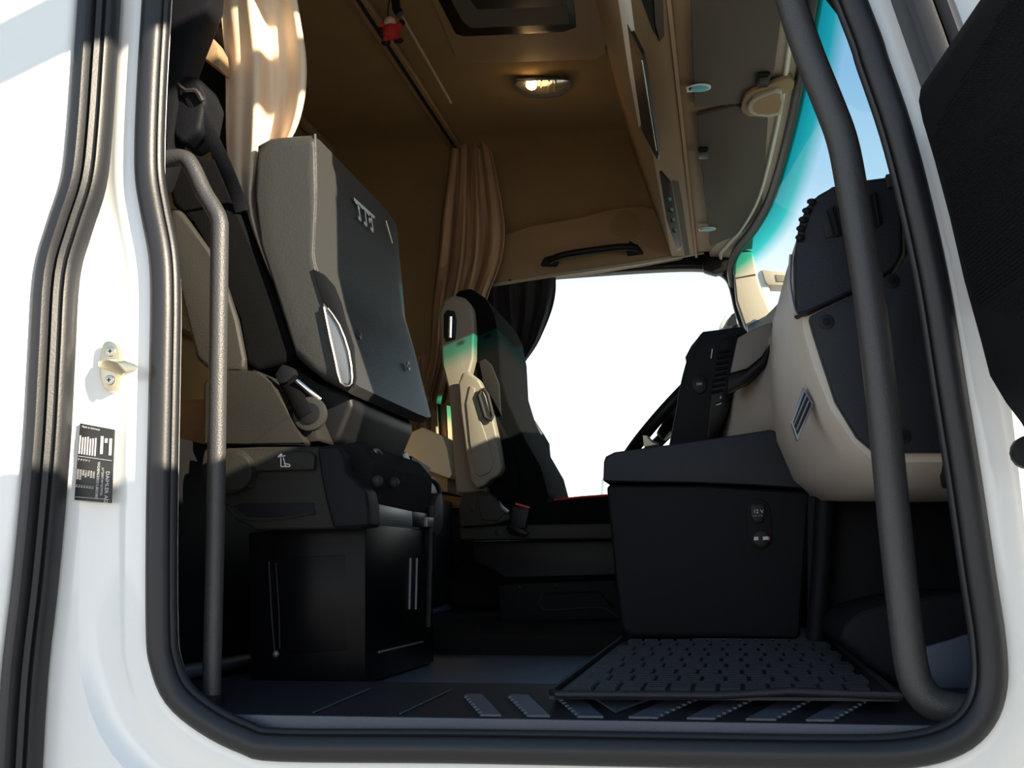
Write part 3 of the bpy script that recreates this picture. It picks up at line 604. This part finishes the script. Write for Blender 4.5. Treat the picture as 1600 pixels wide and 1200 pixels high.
# ---------------------------------------------------------------- upper belt guide on the near pillar
bg_ = thing('belt_guide', 'dark belt guide housing with webbing on the pillar behind the passenger seat', 'seat belt', P(300, 200, y=.2))
poly('pillar_trim', [(244, -200), (340, -200), (328, 0), (300, 70), (280, 130), (262, 240), (246, 290), (240, 100)], .16, .06, 'dark_plastic', bg_, .01)
poly('housing', [(263, 148), (282, 118), (308, 118), (322, 150), (312, 205), (282, 224), (268, 212)], .17, .08, 'dark_plastic', bg_, .01, seg=3)
tube('guide_loop', [P(276, 130, y=.165), P(290, 142, y=.16), P(306, 142, y=.16), P(316, 158, y=.165)], .004, 'grey_plastic', bg_, n=6, curve=3)
tube('webbing', [P(294, 140, y=.164), P(318, 190, y=.18), P(345, 245, y=.22), P(368, 300, y=.29), P(378, 330, y=.31)], .012, 'dark_plastic', bg_, n=8, curve=2, flat=.12)
poly('trim_patch', [(314, 48), (330, 56), (340, 74), (344, 110), (300, 76)], .30, .05, 'tan_trim', bg_, .006)

# ---------------------------------------------------------------- driver seat
dv = thing('driver_seat', 'driver seat with black velour backrest and raised beige armrest', 'seat', (-.6, 1.6, .08))
def dp_(name, pts, Y, th, m, bevel=.006, curve=0, par=None, seg=3): return poly(name, pts, Y, th, m, par or dv, bevel, curve, seg)
sh = dp_('backrest_shell', [(685, 490), (692, 468), (706, 460), (726, 464), (738, 480), (741, 520), (740, 560), (732, 590), (735, 640), (748, 700), (762, 770), (712, 772), (704, 650), (700, 610), (690, 570)], 1.36, .06, 'seat_beige', .012)
dp_('shell_recess', [(693, 492), (698, 484), (710, 486), (713, 500), (711, 530), (696, 534), (693, 525)], 1.355, .01, 'deep_black', .003, par=sh)
tube('recess_lever', [P(704, 495, y=1.352), P(703, 528, y=1.352)], .006, 'chrome', sh, n=8)
dp_('backrest_pad', [(710, 462), (716, 454), (735, 450), (758, 465), (772, 490), (780, 530), (783, 590), (795, 630), (822, 690), (845, 730), (857, 775), (842, 800), (775, 800), (758, 740), (742, 640), (738, 540), (732, 480)], 1.40, .44, 'velour', .03)
dp_('mesh_insert', [(748, 565), (757, 560), (768, 570), (780, 600), (783, 650), (770, 625), (755, 600)], 1.393, .012, 'cover_grey', .003)
dp_('side_bolster', [(752, 640), (775, 650), (800, 700), (812, 745), (806, 775), (780, 800), (765, 760)], 1.375, .06, 'velour', .012)
dp_('far_trim', [(780, 574), (786, 590), (800, 630), (822, 668), (828, 684), (815, 670), (800, 645), (786, 605)], 1.79, .04, 'seat_beige', .003)
ar = dp_('armrest', [(716, 598), (722, 582), (732, 580), (748, 592), (757, 612), (768, 645), (780, 698), (785, 730), (780, 742), (766, 750), (758, 758), (744, 764), (736, 752), (727, 700), (719, 640)], 1.29, .05, 'seat_beige', .014)
dp_('armrest_inset', [(734, 602), (742, 606), (745, 640), (762, 690), (772, 720), (766, 738), (750, 745), (742, 740), (734, 690), (728, 630)], 1.286, .006, 'seat_beige', .003, par=ar)
tube('armrest_handle', PP([(752, 610), (748, 618), (758, 652), (768, 656), (770, 650), (762, 618), (756, 608), (752, 610)], y=1.282), .005, 'grey_plastic', ar, n=8)
lc = dp_('side_cover', [(716, 790), (722, 772), (752, 767), (768, 772), (795, 800), (798, 812), (772, 820), (718, 824)], 1.34, .08, 'grey_plastic', .008)
dp_('cover_panel', [(744, 770), (770, 776), (792, 800), (776, 814), (752, 812)], 1.336, .006, 'grey_plastic', .002, par=lc)
disc('cover_plug', P(738, 795, y=1.339), (0, -1, 0), .008, .003, 'grey_plastic', lc, 16)
dp_('base_rail', [(717, 823), (800, 820), (960, 818), (960, 842), (719, 844)], 1.36, .06, 'grey_plastic', .006)
disc('rail_plug', P(779, 832, y=1.359), (0, -1, 0), .009, .003, 'deep_black', dv, 16)
dp_('seat_cushion', [(818, 806), (838, 788), (870, 780), (960, 773), (1010, 772), (1010, 822), (828, 826)], 1.40, .46, 'velour', .02)
tube('cushion_piping', [P(866, 781, y=1.395), P(910, 776.5, y=1.395), P(960, 773, y=1.395)], .003, 'red_cloth', dv, n=6)
dp_('base_bellows', [(735, 845), (960, 843), (970, 900), (790, 905), (740, 880)], 1.42, .40, 'deep_black', .01)
pd = dp_('pedestal', [(778, 915), (800, 911), (960, 905), (975, 968), (782, 972)], 1.44, .36, 'dark_plastic', .006)
tube('pedestal_emboss', PP([(850, 928), (930, 925), (945, 935), (960, 950)], y=1.438), .003, 'dark_plastic', pd, n=6, curve=3)
tube('pedestal_emboss', PP([(850, 928), (843, 940), (848, 952), (870, 953), (940, 950), (965, 966)], y=1.438), .003, 'grey_plastic', pd, n=6, curve=3)
tube('slide_rail', PP([(788, 900), (870, 897), (962, 892)], y=1.435), .005, 'grey_plastic', dv, n=6)
tube('slide_rail', PP([(870, 884), (915, 878), (962, 870)], y=1.435), .003, 'grey_plastic', dv, n=6)
for px, py in ((813, 918), (869, 916)): sphere('pedestal_bolt', P(px, py, y=1.44), .006, 'grey_plastic', pd, 8)
b2 = thing('seat_belt_buckle', 'belt buckle with red release button beside the driver seat cushion', 'buckle', P(815, 830, y=1.34))
poly('buckle_body', [(800, 790), (827, 795), (820, 826), (798, 824)], 1.325, .02, 'deep_black', b2, .003)
poly('release_button', [(805, 785), (828, 792), (827, 795), (805, 789)], 1.322, .02, 'red_plastic', b2, .001)
poly('buckle_foot', [(790, 824), (798, 818), (826, 832), (820, 838), (796, 834)], 1.32, .02, 'gloss_black', b2, .003)
poly('buckle_clip', [(780, 782), (786, 790), (796, 798), (792, 802), (782, 795)], 1.33, .01, 'plate_grey', b2, .001)
# far-side grab tube in the driver doorway
fg = tube('grab_tube', [P(800, 655, y=2.21), P(812, 655, y=2.16)]+PP([(824, 655), (832, 660), (845, 680), (854, 695), (856, 720), (858, 770), (862, 830)], y=2.12), .0105, 'tube_grey', None, n=10)
tag(fg, 'thin bent grab tube against the bright driver window', 'grab handle', 'grab tubes in the doorways')

# ---------------------------------------------------------------- dashboard
da = thing('dashboard', 'beige and black dashboard along the front of the cab', 'dashboard', (.35, 1.0, .4))
def dsec(pts, Y, bx=.60, ztop=None):
    p = PP(pts, y=Y); zt_ = ztop or p[0].z
    return p+[V((bx, Y, p[-1].z)), V((bx, Y, zt_-.12)), V((.47, Y, zt_-.03))]
secs = [dsec([(1300, 292), (1264, 325), (1250, 400), (1250, 480), (1256, 520), (1272, 575), (1298, 640), (1334, 692), (1366, 722), (1470, 722)], .205),
        dsec([(1298, 294), (1258, 328), (1243, 400), (1240, 482), (1246, 530), (1262, 585), (1290, 652), (1328, 706), (1360, 738), (1470, 738)], .23),
        dsec([(1296, 300), (1254, 345), (1238, 405), (1230, 485), (1232, 540), (1246, 600), (1268, 664), (1308, 728), (1350, 765), (1460, 768)], .32),
        dsec([(1290, 330), (1244, 380), (1228, 425), (1214, 495), (1212, 550), (1218, 612), (1232, 680), (1266, 745), (1310, 780), (1440, 782)], .50),
        dsec([(1280, 365), (1236, 420), (1222, 460), (1208, 502), (1204, 560), (1204, 620), (1214, 690), (1240, 750), (1285, 782), (1410, 785)], .70),
        dsec([(1274, 400), (1230, 450), (1214, 485), (1207, 520), (1205, 570), (1206, 625), (1214, 680), (1250, 730), (1280, 785), (1400, 785)], .88),
        dsec([(1268, 420), (1224, 470), (1205, 503), (1190, 530), (1168, 570), (1150, 620), (1142, 690), (1250, 710), (1275, 785), (1390, 785)], 1.0),
        dsec([(1256, 440), (1210, 480), (1185, 506), (1165, 530), (1148, 570), (1134, 620), (1120, 692), (1240, 712), (1262, 780), (1360, 780)], 1.2),
        dsec([(1240, 470), (1200, 500), (1180, 512), (1165, 530), (1150, 560), (1140, 610), (1140, 650), (1190, 680), (1200, 720), (1300, 720)], 2.12)]
loft('dash_body', secs, 'dash_beige', da, ang=55)
ucp = poly('end_cap_upper', [(1243, 491), (1241, 440), (1241, 400), (1249, 350), (1260, 322), (1278, 304), (1303, 290), (1345, 281), (1390, 275), (1404, 296), (1410, 350), (1412, 395), (1396, 420), (1366, 438), (1330, 456), (1262, 488)], .175, .05, 'cap_plastic', da, .008, seg=3)
lcp = poly('end_cap_lower', [(1264, 494), (1333, 461), (1400, 424), (1418, 395), (1414, 300), (1436, 300), (1450, 380), (1485, 560), (1490, 706), (1368, 706), (1340, 682), (1306, 626), (1286, 566), (1272, 522)], .180, .05, 'cap_plastic', da, .004)
poly('cap_cheek', [(1406, 272), (1420, 270), (1440, 300), (1470, 430), (1500, 600), (1512, 760), (1480, 760), (1450, 560), (1416, 390)], .20, .05, 'deep_black', da, .004)
poly('cap_corner', [(1384, 272), (1396, 270), (1398, 290), (1388, 292)], .165, .02, 'grey_plastic', da, .002)
v = poly('air_vent', [(1286, 352), (1292, 328), (1304, 320), (1308, 326), (1316, 368), (1290, 372)], .172, .01, 'deep_black', ucp, .002)
for k in range(3): tube('vent_slat', [P(1292+k*8, 330-k*3, y=.170), P(1302+k*8, 366, y=.170)], .0015, 'dark_plastic', v, n=6)
v = poly('air_vent', [(1338, 310), (1370, 300), (1380, 346), (1374, 354), (1348, 358), (1342, 340)], .172, .01, 'deep_black', ucp, .002)
for k in range(3): tube('vent_slat', [P(1346+k*10, 306-k*3, y=.170), P(1358+k*8, 355-k*2, y=.170)], .0018, 'dark_plastic', v, n=6)
dv_ = poly('demister_slot', [(1244, 376), (1250, 345), (1262, 322), (1274, 308), (1275, 314), (1266, 335), (1258, 360), (1256, 378)], .172, .01, 'deep_black', ucp, .002)
for k in range(5):
    q = k/4; sphere('slot_louvre', P(1250+q*q*16+q*2, 371-q*56, y=.170), .007, 'dark_plastic', dv_, 8, (1, .5, .7))
for px, py in ((1291, 503), (1393, 439), (1411, 682)):
    c = P(px, py, y=.1795); f = disc('screw_well', c, (0, -1, 0), .011, .0015, 'deep_black', da, 20); disc('screw_head', c+V((0, -.0015, 0)), (0, -1, 0), .0055, .002, 'dark_plastic', f, 14)
tube('chrome_strip', PP([(1236, 398), (1234, 440), (1240, 478), (1245, 492)], y=.178), .003, 'plate_grey', da, n=6, curve=3)
# small chrome-framed outlet on the beige flank
XF = P(1256, 645, y=.42).x
ov = prism('side_outlet', PP([(1255, 604), (1272, 630), (1246, 690), (1236, 660)], y=.25), (0, .02, 0), 'plate_grey', da, .002)
iv = prism('outlet_grille', PP([(1257, 612), (1268, 631), (1246, 680), (1239, 660)], y=.248), (0, .004, 0), 'deep_black', ov, .001)
for k in range(2): tube('outlet_slat', [P(1260+k*4, 618+k*8, y=.246), P(1241+k*4, 664+k*8, y=.246)], .0015, 'plate_grey', ov, n=6)
# glossy trim blade and grey upper pad
prism('upper_pad', cat(PP([(1152, 527), (1180, 512), (1207, 502), (1204, 532), (1192, 556), (1168, 576), (1140, 584)], y=.90), 1, True), (0, .04, 0), 'dash_grey', da, .006)
prism('trim_blade', cat(PP([(1138, 586), (1168, 578), (1192, 558), (1206, 530), (1205, 545), (1196, 572), (1170, 596), (1136, 612)], y=.89), 1, True), (0, .05, 0), 'gloss_black', da, .004)
cs = poly('centre_stack', [(1094, 520), (1152, 516), (1150, 545), (1138, 640), (1132, 656), (1112, 692), (1044, 700), (1056, 640), (1060, 612), (1066, 586), (1073, 560)], 1.02, .25, 'dark_plastic', da, .008)
poly('stack_strip', [(1125, 532), (1150, 524), (1138, 640), (1131, 656), (1112, 684), (1104, 684), (1112, 610)], 1.014, .008, 'gloss_black', cs, .002)
for k in range(8):
    tube('vent_rib', [P(1122-k*1.6, 550+k*9, y=1.010), P(1142-k*1.6, 546+k*9, y=1.010)], .0035, 'dark_plastic', cs, n=6)
disc('round_switch', P(1093, 600, y=1.018), (0, -1, 0), .016, .004, 'gloss_black', cs, 20, asp=1.3)
text('switch_mark', '24V', .008, P(1088, 602, y=1.0135), (1, 0, 0), (0, 0, 1), 'white_print', cs)
poly('rocker_switch', [(1119, 620), (1130, 617), (1128, 627), (1118, 630)], 1.008, .006, 'deep_black', cs, .001)
strokes('switch_lines', [(P(1119, 633, y=1.0075), P(1127, 630, y=1.0075)), (P(1126, 619, y=1.0075), P(1126, 623, y=1.0075))], 'white_print', cs, .002)
poly('instrument_hood', [(1070, 559), (1080, 540), (1098, 518), (1130, 514), (1160, 510), (1168, 518), (1150, 526), (1110, 542), (1074, 560)], 1.10, .28, 'dark_plastic', da, .008)
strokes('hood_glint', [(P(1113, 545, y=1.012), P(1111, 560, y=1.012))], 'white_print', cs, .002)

sw = thing('steering_wheel', 'black steering wheel rim seen behind the centre stack', 'steering wheel', (-.14, 1.72, .62))
cw = V((-.135, 1.72, .625)); nw = V((-.72, 0, .69)).normalized(); aw = V((0, 1, 0)); bw = nw.cross(aw)
tube('rim', [cw+(aw*math.cos(t)+bw*math.sin(t))*.205 for t in [2*math.pi*k/48 for k in range(48)]], .017, 'deep_black', sw, n=10, closed=True)
disc('hub', cw-nw*.03, nw, .075, .03, 'deep_black', sw, 20, bevel=.006)
for t in (.3, math.pi-.3, -math.pi/2): tube('spoke', [cw+(aw*math.cos(t)+bw*math.sin(t))*.06, cw+(aw*math.cos(t)+bw*math.sin(t))*.2], .014, 'grey_plastic', sw, n=8)
tube('column', [cw-nw*.03, cw-nw*.3], .045, 'deep_black', sw, n=12)

# ---------------------------------------------------------------- storage box in the middle of the floor
st = thing('storage_box', 'dark storage box with lid standing in front of the dashboard', 'storage box', P(1100, 998, y=.85))
bd = poly('box_body', [(947, 757), (1100, 757), (1266, 768), (1262, 820), (1250, 999), (985, 997), (970, 985), (960, 900)], .80, .32, 'dark_plastic', st, .012, seg=3)
poly('box_lid', [(942, 752), (943, 722), (946, 713), (960, 706), (1080, 690), (1205, 671), (1212, 674), (1222, 700), (1240, 735), (1266, 764), (1180, 758), (1080, 754), (1000, 753)], .785, .35, 'cap_plastic', st, .010, seg=3)
so_ = poly('socket_plate', [(1166, 806), (1167, 790), (1175, 780), (1187, 779), (1199, 784), (1204, 796), (1207, 830), (1206, 848), (1196, 858), (1184, 859), (1174, 852), (1168, 835)], .797, .006, 'dark_plastic', bd, .003)
poly('power_socket', [(1173, 788), (1193, 787), (1196, 800), (1192, 816), (1180, 818), (1173, 806)], .791, .006, 'deep_black', so_, .003)
text('socket_text', '12 V', .0105, P(1177, 802, y=.7903), (1, 0, 0), (0, 0, 1), 'white_print', so_)
text('socket_small_text', 'max 15 A', .0045, P(1177, 807, y=.7903), (1, 0, 0), (0, 0, 1), 'plate_grey', so_)
disc('rotary_switch', P(1189, 842, y=.797), (0, -1, 0), .015, .006, 'deep_black', so_, 20)
poly('switch_bar', [(1178, 839), (1185, 838.5), (1185, 844), (1178, 844.5)], .7895, .002, 'white_print', so_, .0003)
poly('switch_bar', [(1192, 838.5), (1200, 838), (1201, 843), (1192, 844)], .7895, .002, 'white_print', so_, .0003)
poly('switch_mark', [(1201, 838), (1203, 839), (1203, 844), (1201, 845)], .7895, .002, 'red_plastic', so_, .0003)
ky = thing('cup_holder_lid', 'small cream lid edge poking above the storage box', 'lid', P(1010, 688, y=1.0))
poly('lid_edge', [(1004, 680), (1012, 681), (1020, 690), (1030, 694), (1006, 698)], 1.0, .04, 'cream', ky, .002)
tube('lid_wire', [P(1012, 682, y=.998), P(1020, 690, y=.998), P(1030, 694, y=.998)], .002, 'plate_grey', ky, n=6)

# ---------------------------------------------------------------- near grab handles
hr = tube('grab_tube', PP([(1215, -90), (1236, 0), (1262, 80), (1296, 165), (1316, 220), (1330, 290), (1355, 440), (1378, 620), (1394, 780), (1410, 930), (1424, 1040), (1440, 1082), (1470, 1104), (1520, 1112), (1560, 1108)], y=.06), .0215, 'tube_grey', None, n=16, curve=4)
tag(hr, 'thick black grab tube curving down the front edge of the doorway', 'grab handle', 'grab tubes in the doorways')
hl = thing('grab_tube', 'bent grey grab tube on the rear edge of the doorway', 'grab handle', P(330, 1105, y=.1), 'grab tubes in the doorways')
tube('tube', PP([(246, 252), (262, 248), (284, 247), (298, 258), (318, 300), (334, 326), (342, 345), (343, 380), (340, 600), (337, 800), (333, 980), (330, 1090)], y=.08), .0135, 'tube_grey', hl, n=16, curve=4)
tube('foot_socket', PP([(330, 1085), (329, 1100), (328, 1118)], y=.08), [.017, .024], 'dark_plastic', hl, n=16)
disc('foot_flange', P(330, 1098, y=.08), (0, 0, 1), .028, .004, 'dark_plastic', hl, 20)

# ---------------------------------------------------------------- fittings on the white pillar
lk = thing('door_striker', 'brass-coloured steel door striker screwed to the white pillar', 'striker', P(172, 575, y=0))
prism('base_plate', cat(PP([(158, 545), (164, 534), (173, 533), (182, 540), (186, 555), (187, 570), (181, 600), (177, 610), (168, 612), (159, 600), (155, 578)], y=-.004), 2, True), (0, .012, 0), 'brass_steel', lk, .002)
loft('striker_wedge', [PP([(152, 565), (172, 560), (186, 562), (186, 578), (172, 578), (154, 574)], y=-.0045), PP([(168, 562), (186, 560), (205, 566), (214, 572), (205, 582), (190, 588)], y=-.03), PP([(184, 566), (196, 564), (212, 570), (218, 574), (208, 582), (196, 582)], y=-.04)], 'brass_steel', lk, .002)
for px, py in ((173, 549), (171, 594)):
    c = P(px, py, y=-.0045); f = disc('screw', c, (0, -1, 0), .0075, .002, 'steel', lk, 16); strokes('screw_slot', [(c+V((-.003, -.0021, 0)), c+V((.003, -.0021, 0))), (c+V((0, -.0021, -.003)), c+V((0, -.0021, .003)))], 'deep_black', f, .0012)

YP = -.008
pl = thing('type_plate', 'black data plate with columns of small print on the white pillar', 'plate', P(150, 780, y=YP))
q0, q1, q2, q3 = P(125, 661, y=YP), P(178, 671, y=YP), P(173, 786, y=YP), P(116, 781, y=YP)
prism('plate', [q0, q1, q2, q3], (0, .004, 0), 'black_print', pl, .0005)
dn = (q3-q0).normalized(); rt = (q1-q0).normalized()
def at(u, v_): return (q0.lerp(q1, u)).lerp(q3.lerp(q2, u), v_)+V((0, -.0006, 0))
def tx(s, u, v_, size): text('print_line', s, size, at(u, v_), dn, -(dn.cross(V((0, -1, 0))))*1.0 if dn.cross(V((0, -1, 0))).x < 0 else dn.cross(V((0, -1, 0))), 'white_print', pl, .0001)
tx('DAIMLER AG', .84, .58, .0078); tx('e1*2007/46*0570*02', .72, .54, .0046); tx('WDB9630031L805383', .59, .47, .0056)
for k, s in enumerate(('18000', '40000', '7500', '11500', '7500', 'XXXXX', 'XXXXX')):
    tx(s, .475-k*.075, .60, .0042); tx('kg', .475-k*.075, .80, .0042)
    if k > 1: tx('%d-' % (k-1), .475-k*.075, .46, .004)
    strokes('print_block', [(at(.50-k*.075, .16+.01*(k % 3)), at(.50-k*.075, .40))], 'white_print', pl, .002)
for u, a, b in ((.68, .12, .36), (.80, .14, .2), (.93, .13, .36)): strokes('print_block', [(at(u, a), at(u, b))], 'white_print', pl, .004)
strokes('rule_line', [(at(.02, .43), at(.98, .43)), (at(.03, .96), at(.97, .955))], 'white_print', pl, .0006)
text('print_small', 'Made in Germany', .004, at(.06, .05), rt, V((-rt.z, 0, rt.x)), 'white_print', pl, .0001)

# ---------------------------------------------------------------- open passenger door
dr = thing('door_1', 'open passenger door with black mesh-covered inner panel at right', 'door', (.46, -.1, -.1), kind='structure')
DX = .44
def dbox(name, y0, y1, z0, z1, m, x0=DX, x1=DX+.05, bevel=.006): return box(name, (x0, y0, z0), (x1, y1, z1), m, dr, bevel)
prism('door_lower', [V((DX, a, b)) for a, b in ((-.06, -.55), (-.06, .80), (-.5, .815), (-.68, .86), (-.88, .97), (-1.02, .99), (-1.02, -.55))], (.05, 0, 0), 'white_paint', dr, .006)
dbox('frame_front', -.12, -.06, .80, 1.64, 'white_paint'); dbox('frame_rear', -1.02, -.90, .98, 1.64, 'white_paint'); dbox('frame_top', -.90, -.12, 1.545, 1.64, 'white_paint')
# inner trim leaning inwards towards the beltline
tp = [(1600, 668), (1570, 630), (1545, 588), (1530, 530), (1505, 440), (1482, 340), (1458, 250), (1440, 190), (1434, 160), (1437, 138), (1448, 131), (1600, 131), (1600, 668)]
tq = [V((min(p.x, .44), p.y, p.z)) for p in PP(tp, y=-.10)]
trim = loft('inner_trim', [tq, [V((min(p.x+.07, .44), -.75, p.z)) for p in tq]], 'dark_plastic', dr, .006)
gp = [(1545, 50), (1498, 130), (1470, 180), (1455, 215), (1470, 280), (1498, 390), (1518, 475), (1560, 490), (1620, 510), (1680, 515), (1680, -60), (1610, -60)]
def inside(px, py):
    c = False; j = len(gp)-1
    for i in range(len(gp)):
        if (gp[i][1] > py) != (gp[j][1] > py) and px < (gp[j][0]-gp[i][0])*(py-gp[i][1])/(gp[j][1]-gp[i][1])+gp[i][0]: c = not c
        j = i
    return c
def proj(p):
    d = p-CAM; return (CX+F*right.dot(d)/fwd.dot(d), CY+F*down.dot(d)/fwd.dot(d))
# woven mesh over the pocket: small raised knots joined in one part
vs, fs = [], []
DD = V((.07, -.65, 0)); cont = cat([V((a, b, 0)) for a, b in tp[:11]], 16)
last = None
for q in cont:
    if last is not None and (q-last).length < 6: continue
    last = q; A = P(q.x, q.y, y=-.10); t = .012+.008*(len(vs) % 2)
    row_step = 0.0125; t = max(t, .035)
    while t < .75:
        c = A+DD*t; px, py = proj(c)
        if px > 1640: break
        if inside(px, py):
            k = len(vs); a = V((.07, -.65, 0)).normalized()*.0042; b = V((0, 0, .0021)); n_ = V((-.004, 0, 0))
            vs += [c-a, c-b, c+a, c+b, c+n_]
            fs += [[k, k+1, k+4], [k+1, k+2, k+4], [k+2, k+3, k+4], [k+3, k, k+4]]
        t += row_step
mesh('woven_mesh', vs, fs, 'dark_plastic', dr, smooth=False)['kind'] = 'stuff'
disc('hinge_bush', P(1604, 708, y=-.06), (0, -1, 0), .02, .02, 'deep_black', dr, 16)

# ---------------------------------------------------------------- outside
gd = mesh('ground', [(-80, -80, -1.25), (80, -80, -1.25), (80, 80, -1.25), (-80, 80, -1.25)], [[0, 1, 2, 3]], 'ground', smooth=False)
tag(gd, 'pale concrete yard around the truck', 'ground', kind='structure')
ma = thing('mirror_arm', 'white mirror housing and arm outside the windscreen', 'mirror', P(1205, 450, y=2.5))
poly('mirror_post', [(1183, 428), (1190, 420), (1197, 424), (1212, 500), (1206, 505)], 2.45, .06, 'mirror_white', ma, .006)
poly('mirror_head', [(1190, 421), (1232, 426), (1236, 446), (1200, 445), (1196, 440)], 2.44, .10, 'beige_trim', ma, .004)
tube('mirror_stay', [P(1206, 500, y=2.45), P(1195, 520, y=2.3), P(1188, 515, y=2.17)], .012, 'mirror_white', ma, n=8)
poly('mirror_inset', [(1212, 429), (1230, 430), (1230, 440), (1214, 440)], 2.437, .006, 'seat_beige', ma, .001)
m2 = thing('side_mirror', 'dark side mirror just outside the driver window corner', 'mirror', P(1140, 500, y=2.5))
poly('mirror_shell', [(1122, 512), (1134, 492), (1150, 476), (1154, 490), (1160, 512), (1130, 518)], 2.40, .12, 'white_paint', m2, .01)
tube('mirror_stay', [P(1150, 508, y=2.45), P(1158, 518, y=2.32), P(1164, 518, y=2.19)], .012, 'rubber', m2, n=8)
poly('mirror_glass', [(1132, 512), (1140, 498), (1148, 488), (1154, 512)], 2.395, .006, 'dark_glass', m2, .001)
vn = thing('parked_van', 'white van roof in the yard beyond the driver window', 'van', (-1.6, 9, -1.25))
vp = PP([(938, 745), (952, 738), (980, 734), (1050, 734), (1120, 742), (1160, 800), (1165, 870), (940, 870), (935, 800)], y=8.0)
prism('van_body', vp, (0, 1.9, 0), 'white_paint', vn, .06, 3)
prism('van_skirt', [V((vp[7].x, 8.02, -1.0)), V((vp[6].x, 8.02, -1.0)), V((vp[6].x, 8.02, vp[6].z)), V((vp[7].x, 8.02, vp[7].z))], (0, 1.8, 0), 'white_paint', vn, .03)
for k in (.2, .8): disc('wheel', V((vp[7].x+(vp[6].x-vp[7].x)*k, 8.0, -.93)), (0, 1, 0), .32, .2, 'rubber', vn, 20)
tree = thing('bare_tree', 'thin bare tree branches beyond the driver window', 'tree', P(885, 880, y=14))
tz = V((P(885, 880, y=14).x, 14, -1.25))
tube('trunk', [tz, tz+V((.03, 0, .9)), tz+V((-.02, 0, 1.7))], [.07, .03], 'bark', tree, n=8)
for k in range(26):
    a = tz+V((0, 0, 1.2+.03*k*.6)); an = random.uniform(0, 6.28); l = random.uniform(.15, .4)
    b = a+V((math.cos(an)*l*.6, math.sin(an)*l*.6, random.uniform(.2, .5))); c = b+V((random.uniform(-.15, .15), random.uniform(-.1, .1), random.uniform(.05, .25)))
    tube('branch', [a, b, c], [.012, .004], 'bark', tree, n=5)
